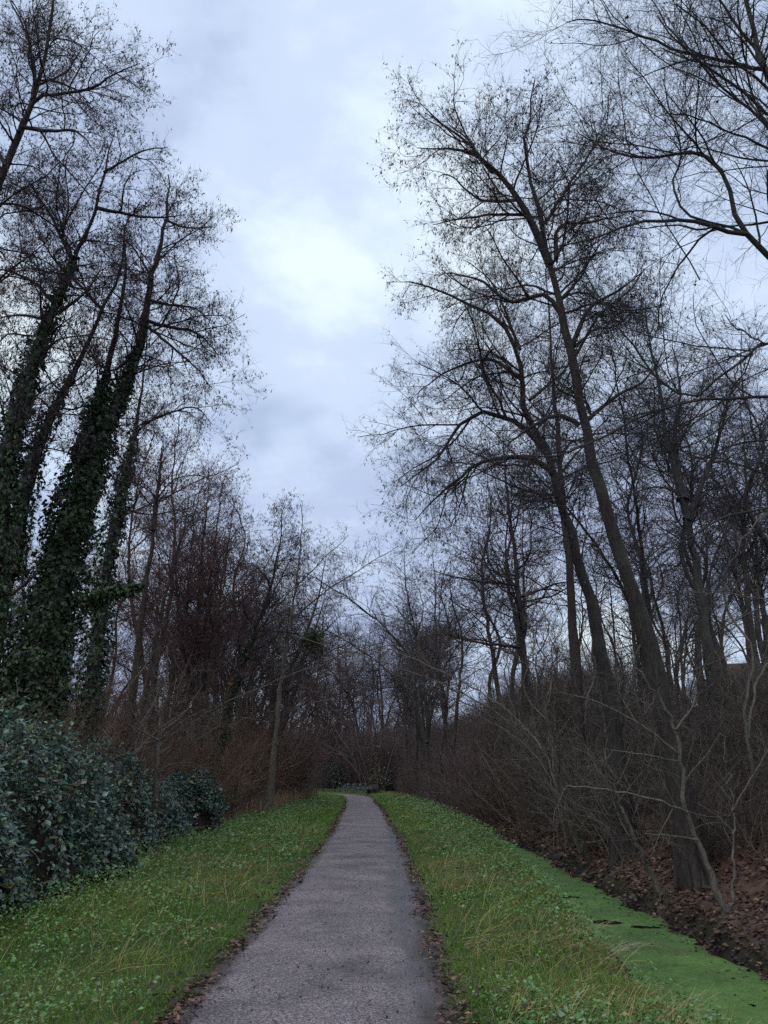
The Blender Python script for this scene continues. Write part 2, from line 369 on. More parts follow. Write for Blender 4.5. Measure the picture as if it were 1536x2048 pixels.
g = Geo(); dcol = np.array([.088, .168, .042]) * (0.6 + .8 * fbm(DX * 2.2, DY * 2.2, 64, 4))[..., None] * (1 + .12 * rng.standard_normal(DX.shape))[..., None]
g.add(np.stack([jx, jy, WATER_Z + .006 + .004 * rng.random(DX.shape)], -1), quads=np.stack([ii, ii + 1, ii + len(ww) + 1, ii + len(ww)], -1)[keep], col=dcol.reshape(-1, 3))
M_DUCK = mat_attr('duckweed', .6, .3, 0, (140.0, (.55, .6, .5), (1.35, 1.3, 1.2)), .5)
tag(g.build('duckweed', M_DUCK), 'bright green duckweed carpet floating on the narrow ditch', 'duckweed', kind='stuff')

# ------------------------------------------------------------------ growing trees
def resample(P, K):
    P = np.asarray(P, float); d = np.concatenate([[0], np.cumsum(np.linalg.norm(np.diff(P, axis=0), axis=1))])
    # Catmull-Rom through the given points, then evenly spaced
    n = len(P); Q = np.vstack([2 * P[0] - P[1], P, 2 * P[-1] - P[-2]]); out = []
    for i in range(n - 1):
        p0, p1, p2, p3 = Q[i:i + 4]
        for t in np.linspace(0, 1, 10, endpoint=False):
            out.append(.5 * (2 * p1 + (p2 - p0) * t + (2 * p0 - 5 * p1 + 4 * p2 - p3) * t * t + (3 * p1 - p0 - 3 * p2 + p3) * t ** 3))
    out = np.array(out + [P[-1]]); d = np.concatenate([[0], np.cumsum(np.linalg.norm(np.diff(out, axis=0), axis=1))])
    s = np.linspace(0, d[-1], K)
    return np.stack([np.interp(s, d, out[:, k]) for k in range(3)], -1)
def plen(P): return np.linalg.norm(np.diff(P, axis=1), axis=2).sum(1)
def spawn(P, R, rng, spacing, t0, t1, ang, angj, lenf, K, wander, trop, rmul, rlen, rmin, flat=0.0):
    """Children along each parent polyline."""
    M, K0, _ = P.shape; L = plen(P)
    cnt = np.floor(L * (t1 - t0) / spacing + rng.random(M)).astype(int)
    idx = np.repeat(np.arange(M), cnt); n = len(idx)
    if n == 0: return np.zeros((0, K, 3)), np.zeros((0, K))
    t = t0 + (t1 - t0) * rng.random(n)
    f = t * (K0 - 1); i0 = np.minimum(f.astype(int), K0 - 2); fr = (f - i0)[:, None]
    o = P[idx, i0] * (1 - fr) + P[idx, i0 + 1] * fr
    tg = unit(P[idx, i0 + 1] - P[idx, i0]); rp = R[idx, i0] * (1 - fr[:, 0]) + R[idx, i0 + 1] * fr[:, 0]
    v = rng.standard_normal((n, 3)); v[:, 2] *= (1 - flat); v -= (v * tg).sum(1, keepdims=True) * tg; v = unit(v)
    a = np.radians(ang + angj * rng.standard_normal(n))[:, None]
    d = unit(np.cos(a) * tg + np.sin(a) * v)
    ln = lenf(t, L[idx]) * (0.6 + .7 * rng.random(n)); st = (ln / (K - 1))[:, None]
    C = np.zeros((n, K, 3)); C[:, 0] = o
    curl = rng.standard_normal((n, 3)) * wander * .5
    for k in range(1, K):
        C[:, k] = C[:, k - 1] + d * st
        d = unit(d + wander * rng.standard_normal((n, 3)) + curl + np.array([0, 0, trop]))
    r0 = np.maximum(np.minimum(rmul * rp, rlen * ln), rmin)
    tp = np.linspace(1, .35, K)[None] if K > 2 else np.array([[1, .5]])
    return C, np.maximum(r0[:, None] * tp, rmin * .6)

BARKS = {'alder': (.052, .041, .036), 'brown': (.066, .046, .036), 'grey': (.062, .058, .052), 'pale': (.165, .145, .115)}
TWIGS = {'alder': (.044, .034, .036), 'red': (.115, .068, .066), 'brown': (.105, .074, .064), 'pale': (.10, .085, .066), 'dark': (.042, .036, .038)}  # red and brown are lightened to paint in slight distance haze
def tree_geo(trunks, rng, lod=1.0, bark='alder', twig='alder', l1=None, fine=1.0, catkins=1.0, limbs=(), wander=.16, droop=.0, catcol='alder', S=10, fewleaves=0, cat_size=1.0, limb_r=.72, prof=(.65, 1, .72, .22)):
    """trunks: list of (points, r_base, r_top, t0, crown reach, spacing); limbs: (points, r0, r1)."""
    gt, gc, gk = Geo(), Geo(), Geo()
    bc, tcq = np.array(BARKS[bark]), np.array(TWIGS[twig])
    L1P, L1R = [], []
    for pts, r0, r1, t0, reach, spc, ang in trunks:
        K = 30; P = resample(pts, K); t = np.linspace(0, 1, K)
        wob = .018 * rng.standard_normal((K, 3)) * np.linspace(1, 1.5, K)[:, None]; wob[0] = 0; P = P + wob
        r1 = min(r1, .012); R = r0 + (r1 - r0) * t ** .8 + r0 * .55 * np.exp(-t * 26); R = R * (1 + .06 * rng.standard_normal(K))
        cc = bc[None] * (0.85 + .3 * rng.random((K, 1)))
        tubes(gt, P[None], R[None], S, np.repeat(cc, S, axis=0) if False else bc)
        if spc:
            kids = spawn(P[None], R[None], rng, spc, t0, .99, ang, 11, lambda t, L: reach * np.interp(t, [t0, t0 + .2, .7, 1], prof), 9, wander, .03 - droop, .45, .0125, .006, .1)
            L1P.append(kids[0]); L1R.append(kids[1])
    for pts, r0, r1 in limbs:
        P = resample(pts, 14); P[1:] += min(.035, .0035 * plen(P[None])[0]) * rng.standard_normal((13, 3)); R = np.linspace(r0 * limb_r, .008, 14)
        tubes(gt, P[None], R[None], 7, bc)
        k1 = spawn(P[None], R[None], rng, .38 * lod, .08, 1, 45, 12, lambda t, L: np.minimum(.55 * L * (1 - .55 * t) + .35, 2.6), 9, wander, .03 - droop, .6, .0125, .005)
        L1P.append(k1[0]); L1R.append(k1[1])
        P2 = resample(P[7:], 9); L1P.append(P2[None]); L1R.append(np.interp(np.linspace(.5, 1, 9), np.linspace(0, 1, 14), R)[None])
    P1, R1 = np.concatenate(L1P), np.concatenate(L1R)
    tubes(gt, P1, R1, 5, bc * .85)
    sp = lod / fine
    P2, R2 = spawn(P1, R1, rng, .21 * sp, .10, 1, 46, 13, lambda t, L: np.minimum(.42 * L * (1.1 - .6 * t) + .22, 1.7), 5, wander * 1.3, .02 - droop, .6, .009, .003 * lod ** .5)
    tubes(gc, P2, R2, 3, tcq)
    a = spawn(P2, R2, rng, .105 * sp, .08, 1, 45, 15, lambda t, L: .18 + .38 * L * (1.1 - .6 * t), 3, wander * 1.5, .0 - droop, .7, .008, .0022 * lod ** .5)
    b = spawn(P1, R1, rng, .22 * sp, .30, 1, 50, 15, lambda t, L: .28 + 0 * t, 3, wander * 1.3, .0, .7, .008, .0022 * lod ** .5)
    P3, R3 = np.concatenate([a[0], b[0]]), np.concatenate([a[1], b[1]])
    bent(gc, P3, R3, tcq)
    P4, R4 = spawn(P3, R3, rng, .052 * sp, .08, 1, 48, 18, lambda t, L: .07 + .34 * L, 2, .1, 0, .8, .012, .0022 * lod ** .5)
    slivers(gc, P4[:, 0], P4[:, 1], R4[:, 0], tcq, rng)
    if catkins > 0 and len(P3):
        nk = int(len(P3) * 1.15 * catkins); ix = rng.integers(0, len(P3), nk); kk = rng.integers(1, 3, nk)
        O = P3[ix, kk] + .02 * rng.standard_normal((nk, 3))
        d = unit(np.array([0, 0, -1.]) + .45 * rng.standard_normal((nk, 3)))
        cs = {'alder': [(.085, .055, .055), (.062, .046, .052), (.11, .068, .058)], 'red': [(.10, .044, .042), (.07, .036, .036)], 'dry': [(.11, .07, .04), (.07, .05, .035)]}[catcol]
        drops(gk, O, d, (.05 + .045 * rng.random(nk)) * cat_size * lod ** .6, (.009 + .007 * rng.random(nk)) * cat_size * lod ** .6, rcol(rng, nk, cs))
    if fewleaves:
        ix = rng.integers(0, len(P3), fewleaves); d = unit(np.array([0, 0, -1.]) + .35 * rng.standard_normal((fewleaves, 3)))
        leaves(gk, LEAF4, P3[ix, 2], d, rng.standard_normal((fewleaves, 3)), .05 + .03 * rng.random(fewleaves), rcol(rng, fewleaves, [(.09, .055, .03), (.06, .04, .03)]))
    return gt, gc, gk
def link_tree(name, base, geos, label, group=None, ivy=None, extra=()):
    e = empty(name, base, label, 'tree', group)
    gt, gc, gk = geos
    gt.build('trunk', M_BARK, e, base); tag(gc.build('crown', M_TWIG, e, base, False), kind='stuff')
    if gk.n: tag(gk.build('catkins', M_CATKIN, e, base, False), kind='stuff')
    if ivy is not None and ivy.n: tag(ivy.build('ivy', M_IVY, e, base, False), kind='stuff')
    return e
def ivy_on(g, rng, pts, ws, n, size=.085, cols=None, t1=1.0):
    """Ivy leaves in clumps round a stem; ws: (fraction, half width in metres)."""
    P = resample(pts, 60); T = unit(np.gradient(P, axis=0))
    ft, fw = zip(*ws)
    t = rng.random(n * 3); w = np.interp(t, ft, fw); t = t[rng.random(n * 3) < w / max(fw)][:n]; n = len(t)
    w = np.interp(t, ft, fw); f = t * 59; i = np.minimum(f.astype(int), 58)
    an = rng.random(n) * 2 * math.pi
    c = P[i] + (P[i + 1] - P[i]) * (f - i)[:, None]; d = T[i]
    A = unit(np.cross(d, np.array([0, 1., 0]))); B = np.cross(d, A)
    radial = A * np.cos(an)[:, None] + B * np.sin(an)[:, None]
    Lm = plen(P[None])[0]
    lump = fbm(t * Lm * 1.9, an / (2 * math.pi) * 5, 71, 3); lump2 = vnoise(t * Lm * 5, an * 2.2, 75)
    rad = w * (.18 + .95 * lump + .30 * lump2) * (1 - .40 * rng.random(n) ** 1.6)
    O = c + radial * rad[:, None] + .03 * rng.standard_normal((n, 3))
    nrm = unit(radial + np.array([0, 0, .5]) + .55 * rng.standard_normal((n, 3)))
    fwd = unit(np.array([0, 0, -1.]) + .7 * rng.standard_normal((n, 3)) + .3 * radial)
    cols = cols or [(.026, .055, .018), (.036, .072, .022), (.052, .090, .028), (.020, .042, .016)]
    tubes(g, P[None, ::2], (np.interp(np.linspace(0, 1, 60)[::2], ft, fw) * (.38 + .16 * rng.random(30)))[None], 9, (.022, .024, .014))
    leaves(g, IVY, O, fwd, nrm, size * (.6 + .7 * rng.random(n)), rcol(rng, n, cols))
    # ivy stems clinging round the trunk
    M = 26; K = 14; tt = np.linspace(0, max(.3, .96 * t1), K); a0 = rng.random(M) * 6.28
    ww = np.interp(tt, ft, fw) * .42
    aa = a0[:, None] + np.cumsum(.35 * rng.standard_normal((M, K)), 1)
    ff = np.minimum((tt * 59).astype(int), 59)
    SP = P[ff][None] + ww[None, :, None] * (A_of(T[ff])[None] * np.cos(aa)[..., None] + np.cross(T[ff], A_of(T[ff]))[None] * np.sin(aa)[..., None])
    tubes(g, SP, np.full((M, K), .012) * np.linspace(1.3, .5, K)[None], 3, (.05, .04, .03))
def A_of(T): return unit(np.cross(T, np.array([0, 1., 0])))

def px_line(pts, D0, D1=None):
    D1 = D0 if D1 is None else D1; n = len(pts)
    return np.array([unproj(p[0], p[1], p[2] if len(p) > 2 else D0 + (D1 - D0) * i / max(n - 1, 1)) for i, p in enumerate(pts)])
def rooted(P):
    """Carry a stem's lowest point down to the ground."""
    p0, p1 = P[0], P[1]; z = float(ground_z(p0[0], p0[1]))
    if p0[2] <= z + .05:
        P[0][2] = z - .08; return P
    s = (p0[:2] - p1[:2]) / max(p1[2] - p0[2], .2)
    x, y = p0[0], p0[1]
    for _ in range(4):
        h = p0[2] - float(ground_z(x, y)); x, y = p0[:2] + s * h * .55
    b = np.array([x, y, float(ground_z(x, y)) - .08])
    return np.vstack([b, P]) if h > .25 else np.vstack([b, P[1:]])
def rpx(r, p): return r * depth_of(p) / FPX

def hero(name, label, stems, seed, limbs=(), ivy=(), group=None, roots=False, **kw):
    rng = np.random.default_rng(seed); tr = []; lm = []; base = None
    for s in stems:
        D0, D1 = s['D']; P = px_line(s['px'], D0, D1)
        r0, r1 = rpx(s['r'][0], P[0]), rpx(s['r'][1], P[-1])
        if s.get('root', True): P = rooted(P)
        if base is None: base = P[0] + np.array([0, 0, .08])
        tr.append((P, r0, r1, s.get('t0', .3), s.get('reach', 2.5), s.get('spc', .32), s.get('ang', 58)))
    for pts, D0, D1, r0, r1 in limbs:
        P = px_line(pts, D0, D1); lm.append((P, rpx(r0, P[0]), rpx(r1, P[-1])))
    geos = tree_geo(tr, rng, limbs=lm, **kw)
    if roots:
        m_ = 9; a_ = np.arange(m_) * 6.28 / m_ + .3 * rng.standard_normal(m_); K = 7; f = np.linspace(0, 1, K); r0 = tr[0][1]; RP = np.zeros((m_, K, 3)); up = unit(np.array(tr[0][0][1]) - np.array(tr[0][0][0]))
        for k in range(K):
            d_ = r0 * (.55 + 2.6 * f[k] ** 1.6) * (.8 + .5 * rng.random(m_)); c_ = base + up * (.75 * (1 - f[k]) ** 2.0)
            RP[:, k, 0] = c_[0] + np.cos(a_) * d_; RP[:, k, 1] = c_[1] + np.sin(a_) * d_; RP[:, k, 2] = c_[2]
            if k > 2: RP[:, k, 2] = np.minimum(RP[:, k, 2], ground_z(RP[:, k, 0], RP[:, k, 1]) + .06 * (1 - f[k]) - .02)
        tubes(geos[0], RP, np.linspace(r0 * .5, r0 * .12, K)[None] * (.8 + .4 * rng.random((m_, 1))), 7, np.array(BARKS[kw.get('bark', 'alder')]))
    gi = Geo()
    for pts, D0, D1, ws, n, size, root in ivy:
        P = px_line(pts, D0, D1)
        W = [(f, rpx(w, P[0] + (P[-1] - P[0]) * f)) for f, w in ws]
        if root: P = rooted(P)
        ivy_on(gi, rng, P, W, n, size)
    e = link_tree(name, base, geos, label, group, gi)
    return e

AL = dict(bark='alder', twig='alder')
# ---- left side of the path
hero('alder_tree', 'tall leaning alder whose bare top reaches the upper left corner',
     [dict(px=[(-210, 1350), (-110, 800), (-20, 420), (20, 310), (60, 215), (85, 130), (102, 30), (112, -70)], D=(13, 12.5), r=(32, 4), t0=.50, reach=2.3, spc=.20, ang=62)],
     11, limbs=[([(38, 265), (70, 200), (110, 188), (170, 180), (215, 155), (280, 128)], 12.6, 12.2, 7, 2),
                ([(48, 255), (95, 262), (150, 262), (190, 300)], 12.6, 12.0, 6, 2),
                ([(66, 200), (68, 120), (50, 60), (25, 10)], 12.6, 13.2, 6, 2),
                ([(75, 170), (130, 145), (165, 95)], 12.6, 12.9, 4, 1.5),
                ([(10, 330), (-40, 240), (-90, 180)], 12.6, 12.6, 6, 2)],
     catkins=2.0, fine=1.0, **AL)
hero('alder_tree', 'ivy-clad alder with slanting trunk at the left edge, bare at the top',
     [dict(px=[(-70, 1400), (-10, 1090), (20, 900), (65, 730), (115, 600), (155, 510), (195, 405), (213, 320), (226, 268)], D=(14, 14), r=(22, 3), t0=.42, reach=2.1, spc=.19, ang=58)],
     12, limbs=[([(192, 415), (240, 425), (300, 436), (370, 430)], 14, 13.4, 6, 2), ([(145, 520), (95, 420), (60, 385), (20, 360)], 14, 14.5, 6, 2),
                ([(207, 345), (250, 320), (290, 300), (335, 295)], 14, 13.7, 4, 1.5), ([(112, 610), (60, 560), (0, 540), (-40, 560)], 14, 14.5, 6, 2),
                ([(118, 625), (170, 585), (200, 540)], 14, 13.5, 6, 2), ([(95, 640), (40, 630), (-20, 640)], 14, 14.2, 5, 2)],
     ivy=[([(-70, 1400), (-10, 1090), (20, 900), (65, 730), (115, 600), (158, 505)], 14, 14, [(0, 66), (.25, 60), (.45, 44), (.62, 32), (.8, 24), (1, 6)], 7000, .10, True)],
     catkins=2.0, fine=1.0, **AL)
hero('alder_tree', 'slim leaning alder stem rising between the two ivy-clad trunks',
     [dict(px=[(0, 1250), (50, 980), (95, 850), (170, 700), (215, 600), (245, 520), (256, 440), (258, 400)], D=(15.5, 16), r=(16, 3), t0=.45, reach=1.9, spc=.2, ang=55)],
     13, limbs=[([(205, 620), (150, 560), (110, 520), (60, 440)], 15.8, 16.5, 5, 2)],
     ivy=[([(20, 1150), (50, 980), (95, 850), (165, 705)], 15.5, 15.7, [(0, 40), (.4, 30), (.7, 17), (1, 4)], 1800, .09, False)],
     catkins=2.0, fine=.9, **AL)
hero('alder_tree', 'big forked alder thickly wrapped in dark ivy behind the brambles',
     [dict(px=[(55, 1460), (90, 1290), (135, 1080), (172, 930), (200, 800), (228, 680), (248, 560), (254, 470)], D=(16, 16.5), r=(30, 3), t0=.55, reach=1.9, spc=.2, ang=55),
      dict(px=[(150, 1040), (205, 880), (255, 760), (285, 660), (300, 570), (320, 480), (334, 420), (338, 350)], D=(16.1, 15.6), r=(20, 3), t0=.30, reach=2.1, spc=.16, ang=58, root=False)],
     14, limbs=[([(290, 640), (340, 655), (385, 662), (420, 690), (440, 720)], 15.8, 15.2, 6, 2), ([(292, 650), (340, 690), (385, 730), (425, 775)], 15.8, 14.8, 5, 2),
                ([(298, 600), (340, 610), (385, 615), (420, 642)], 15.8, 15.4, 5, 1.5), ([(330, 440), (370, 455), (425, 455)], 15.6, 15.3, 4, 1.5),
                ([(275, 700), (230, 740), (190, 730)], 15.8, 16.4, 5, 2), ([(305, 560), (270, 500), (240, 470)], 15.7, 16.2, 4, 1.5)],
     ivy=[([(55, 1460), (90, 1290), (135, 1080), (172, 930), (200, 800), (215, 740)], 16, 16.3, [(0, 80), (.2, 80), (.45, 66), (.7, 46), (.9, 26), (1, 8)], 16000, .10, True),
          ([(150, 1060), (205, 880), (250, 770), (285, 670)], 16.1, 15.8, [(0, 46), (.35, 36), (.6, 24), (.85, 14), (1, 4)], 3000, .09, False),
          ([(170, 1210), (220, 1185), (255, 1178), (290, 1170)], 15.8, 15.0, [(0, 26), (.4, 18), (.8, 14), (1, 4)], 900, .09, False)],
     catkins=2.0, fine=1.0, **AL)
hero('alder_tree', 'ivy-covered alder trunk just right of the big forked ivy tree',
     [dict(px=[(180, 1420), (195, 1280), (212, 1150), (235, 1030), (262, 900), (278, 820), (288, 730), (292, 660)], D=(20, 20.5), r=(15, 2.5), t0=.5, reach=2.2, spc=.24, ang=58)],
     15, limbs=[([(282, 850), (330, 830), (390, 815), (425, 850)], 20.3, 19.8, 4, 1.5)],
     ivy=[([(180, 1420), (195, 1280), (212, 1150), (235, 1030), (262, 900), (275, 850)], 20, 20.3, [(0, 30), (.4, 32), (.6, 20), (.75, 26), (.95, 12), (1, 4)], 4200, .11, True)],
     catkins=1.8, lod=1.15, **AL)
e = hero('alder_tree', 'alder trunk furred with reddish dead twigs behind the brambles',
     [dict(px=[(262, 1420), (275, 1300), (290, 1180), (306, 1060), (318, 960), (325, 890)], D=(24, 24), r=(14, 3), t0=.05, reach=.75, spc=.035, ang=60),
      dict(px=[(306, 1060), (318, 960), (325, 890)], D=(24, 24), r=(6, 3), t0=.1, reach=2.2, spc=.16, ang=55, root=False)],
     16, bark='brown', twig='red', catkins=.5, catcol='red', lod=1.6)
hero('alder_tree', 'slender reddish-twigged alder with paired stems beyond the brambles',
     [dict(px=[(285, 1420), (325, 1220), (352, 1110), (372, 1040), (378, 985)], D=(27, 27), r=(9, 2), t0=.35, reach=2.2, spc=.2, ang=48),
      dict(px=[(300, 1420), (258, 1150), (275, 980), (310, 860)], D=(28, 28), r=(8, 2), t0=.35, reach=2.2, spc=.2, ang=48)],
     17, twig='red', bark='brown', catkins=1.2, catcol='red', lod=1.5, fine=1.3, prof=(.5, .9, .9, .45))
hero('coppiced_alder', 'many-stemmed coppiced alder with rounded reddish crown left of the path',
     [dict(px=[(400, 1440), (398, 1250), (405, 1100), (415, 1010), (420, 950)], D=(30, 30), r=(9, 2), t0=.35, reach=2.3, spc=.17, ang=45),
      dict(px=[(405, 1440), (430, 1250), (455, 1090), (470, 990)], D=(30, 29.5), r=(7, 2), t0=.35, reach=2.0, spc=.2, ang=42),
      dict(px=[(395, 1440), (360, 1260), (355, 1120), (372, 1000)], D=(30, 30.5), r=(7, 2), t0=.35, reach=2.0, spc=.2, ang=42),
      dict(px=[(410, 1440), (412, 1240), (432, 1080), (445, 960)], D=(30, 31), r=(6, 2), t0=.35, reach=2.0, spc=.2, ang=42),
      dict(px=[(398, 1440), (375, 1240), (385, 1060), (392, 970)], D=(30, 29), r=(6, 2), t0=.35, reach=2.0, spc=.2, ang=42)],
     18, twig='red', bark='brown', catkins=1.0, catcol='red', lod=1.7, fine=1.25, prof=(.5, .9, .9, .45))
hero('alder_tree', 'alder leaning right over the brushwood with ivy round its foot',
     [dict(px=[(455, 1420), (480, 1350), (515, 1250), (540, 1175), (557, 1100), (568, 1010)], D=(33, 33), r=(10, 2), t0=.3, reach=2.5, spc=.2, ang=60)],
     19, limbs=[([(520, 1240), (570, 1140), (600, 1090)], 33, 32, 3, 1)],
     ivy=[([(455, 1430), (480, 1350), (512, 1255)], 33, 33, [(0, 20), (.6, 14), (1, 3)], 1100, .13, True)], catkins=1.6, lod=1.8, fine=1.4, prof=(.5, .9, .9, .4), **AL)
hero('birch_like_tree', 'pale slender tree with bare upright twigs left of the path',
     [dict(px=[(555, 1430), (575, 1280), (592, 1170), (602, 1090), (606, 1000)], D=(37, 37), r=(7, 1.5), t0=.35, reach=2.2, spc=.22, ang=38)],
     20, bark='pale', twig='pale', catkins=.15, lod=2.0, fine=1.3)
hero('alder_tree', 'alder carrying a round green mistletoe ball left of the path',
     [dict(px=[(545, 1450), (575, 1350), (615, 1260), (640, 1180), (652, 1110)], D=(41, 41), r=(10, 2), t0=.3, reach=2.8, spc=.22, ang=58)],
     21, limbs=[([(500, 1380), (540, 1330), (590, 1305), (640, 1270), (690, 1220)], 41, 40, 4, 1)], catkins=1.6, lod=2.1, fine=1.4, prof=(.5, .9, .9, .4), **AL)
hero('alder_tree', 'bent dark alder rising from the brushwood near the bend',
     [dict(px=[(560, 1470), (590, 1380), (612, 1300), (640, 1230), (650, 1180)], D=(47, 47), r=(9, 2), t0=.3, reach=2.6, spc=.25, ang=58)],
     22, catkins=1.4, lod=2.3, fine=1.4, prof=(.5, .9, .9, .4), **AL)

# ---- right side of the path
hero('alder_tree', 'tallest alder on the right bank with a crown sweeping over the path',
     [dict(px=[(1388, 1740), (1350, 1520), (1300, 1290), (1245, 1120), (1195, 960), (1160, 800), (1128, 640), (1100, 530), (1080, 440), (1062, 360), (1046, 295), (1068, 225), (1060, 190), (1068, 155)], D=(13.5, 13), r=(25, 2.5), t0=.44, reach=2.4, spc=.17, ang=58)],
     31, limbs=[([(1100, 530), (1050, 420), (1000, 350), (945, 308), (890, 296), (835, 297)], 13.2, 12.6, 13, 2),
                ([(985, 345), (935, 285), (895, 255), (850, 225)], 13, 12.9, 6, 2), ([(1112, 520), (1118, 455), (1180, 445), (1250, 430)], 13.2, 13.6, 7, 2),
                ([(1085, 450), (1095, 440), (1130, 380), (1190, 290), (1185, 240)], 13.2, 13.5, 5, 2), ([(1130, 640), (1090, 590), (1020, 605), (960, 560), (880, 545)], 13.3, 13.0, 8, 2),
                ([(1145, 690), (1180, 615), (1240, 580), (1290, 540)], 13.3, 12.8, 8, 2), ([(1165, 850), (1220, 800), (1290, 760), (1330, 700)], 13.4, 13.9, 7, 2),
                ([(1158, 850), (1120, 830), (1070, 850), (1000, 900)], 13.4, 12.9, 8, 2), ([(1040, 400), (960, 400), (900, 350), (875, 355)], 13.2, 13.4, 5, 1.5),
                ([(1055, 430), (990, 430), (910, 440), (865, 450)], 13.2, 12.8, 5, 1.5)],
     catkins=1.7, fine=1.0, roots=True, **AL)
hero('alder_tree', 'alder with a crooked trunk and arching limbs reaching left over the verge',
     [dict(px=[(1235, 1560), (1215, 1370), (1165, 1150), (1122, 1000), (1092, 900), (1050, 820), (1042, 730), (1005, 650), (930, 602), (850, 572), (775, 562)], D=(17.5, 16.5), r=(20, 2), t0=.42, reach=2.4, spc=.22, ang=58)],
     32, limbs=[([(1092, 905), (1040, 850), (970, 825), (920, 850), (870, 920), (800, 975)], 17, 16.4, 9, 2), ([(1105, 940), (1050, 915), (960, 925), (900, 970), (830, 1040)], 17, 16, 8, 2),
                ([(1045, 760), (980, 720), (900, 740), (830, 790)], 17, 16.8, 6, 2), ([(1040, 700), (1010, 620), (980, 560), (930, 520)], 17, 17.4, 5, 2),
                ([(1120, 990), (1060, 985), (1000, 960), (940, 930)], 17.2, 18, 5, 1.5), ([(1060, 800), (1130, 740), (1160, 680)], 17, 17.8, 5, 2)],
     catkins=.9, fine=1.0, roots=True, bark='alder', twig='dark')
hero('alder_tree', 'straight slender alder standing between the crooked and the tallest alder',
     [dict(px=[(1158, 1500), (1150, 1330), (1136, 1120), (1118, 900), (1106, 750), (1096, 600), (1092, 520)], D=(22, 22), r=(15, 3), t0=.4, reach=2.6, spc=.22, ang=62)],
     33, catkins=1.2, lod=1.2, **AL)
hero('alder_tree', 'upright alder with layered level branches in the middle of the right bank',
     [dict(px=[(1060, 1560), (1052, 1400), (1042, 1250), (1030, 1120), (1015, 1000), (1008, 900), (1005, 850)], D=(30, 30), r=(13, 2), t0=.35, reach=3.2, spc=.2, ang=72)],
     34, limbs=[([(1040, 1295), (960, 1285), (900, 1270), (855, 1255)], 30, 29, 5, 2), ([(1025, 1170), (940, 1160), (860, 1140)], 30, 29.5, 4, 1.5)],
     catkins=.9, lod=1.6, bark='alder', twig='dark')
hero('ash_tree', 'grey forked tree high on the right bank behind the tallest alder',
     [dict(px=[(1440, 1480), (1412, 1280), (1390, 1120), (1365, 1000), (1335, 880), (1320, 780), (1300, 690), (1290, 600)], D=(21, 21), r=(15, 2.5), t0=.35, reach=2.5, spc=.24, ang=45),
      dict(px=[(1365, 1000), (1350, 880), (1360, 780), (1345, 690)], D=(21, 21.5), r=(8, 2), t0=.15, reach=2.2, spc=.24, ang=42, root=False),
      dict(px=[(1375, 1040), (1420, 930), (1450, 830), (1480, 720)], D=(21, 20.5), r=(7, 2), t0=.15, reach=2.2, spc=.24, ang=42, root=False)],
     35, bark='grey', twig='dark', catkins=.35, lod=1.15)
hero('ash_tree', 'thin grey twin-stemmed tree by the right edge of the picture',
     [dict(px=[(1530, 1450), (1500, 1240), (1488, 1080), (1492, 950), (1480, 800)], D=(24, 24), r=(10, 2), t0=.3, reach=2.6, spc=.26, ang=45),
      dict(px=[(1555, 1450), (1530, 1250), (1512, 1080), (1535, 920)], D=(25, 25), r=(9, 2), t0=.3, reach=2.4, spc=.28, ang=45)],
     36, bark='grey', twig='dark', catkins=.3, lod=1.35)
hero('lime_tree', 'near tree off the right edge spreading long blue-grey limbs overhead',
     [dict(px=[(1830, 1620), (1760, 1100), (1690, 720), (1610, 400), (1545, 180), (1500, 20), (1470, -140)], D=(9.5, 10.5), r=(40, 6), t0=.5, reach=3.0, spc=.3, ang=55)],
     37, limbs=[([(1660, 620), (1560, 530), (1482, 458), (1464, 385), (1425, 322), (1395, 302), (1300, 312), (1215, 300), (1160, 268)], 10.2, 9.8, 22, 2),
                ([(1490, 468), (1400, 445), (1330, 440), (1250, 452), (1180, 480), (1080, 500)], 10, 9.6, 14, 2),
                ([(1500, 470), (1430, 445), (1370, 425), (1350, 370), (1362, 300), (1330, 180)], 10, 10.6, 9, 2),
                ([(1535, 140), (1440, 122), (1370, 105), (1290, 76), (1225, 52), (1160, 40), (1132, 46)], 10.4, 10, 12, 2),
                ([(1720, 830), (1600, 795), (1480, 796), (1370, 803), (1250, 848), (1150, 900), (1060, 915)], 10, 9.4, 12, 2),
                ([(1690, 720), (1560, 680), (1440, 750), (1370, 803), (1260, 690), (1160, 520)], 10, 10, 10, 2),
                ([(1580, 300), (1500, 220), (1420, 150), (1340, 60), (1290, -20)], 10.4, 10.8, 10, 2),
                ([(1600, 380), (1536, 300), (1450, 260), (1390, 235), (1330, 225)], 10.3, 9.7, 9, 2),
                ([(1530, 120), (1480, 60), (1440, 0), (1400, -60)], 10.4, 10.2, 12, 3),
                ([(1400, 560), (1320, 420), (1270, 330), (1235, 150)], 10.5, 10.5, 4, 1),
                ([(1750, 1050), (1620, 1010), (1500, 1020), (1400, 1060), (1290, 1130)], 9.8, 9.3, 9, 2),
                ([(1740, 1000), (1640, 900), (1540, 880), (1440, 900), (1340, 960)], 9.8, 10.2, 9, 2)],
     bark='grey', twig='dark', catkins=.06, fewleaves=170, fine=.8, wander=.12, limb_r=.34)

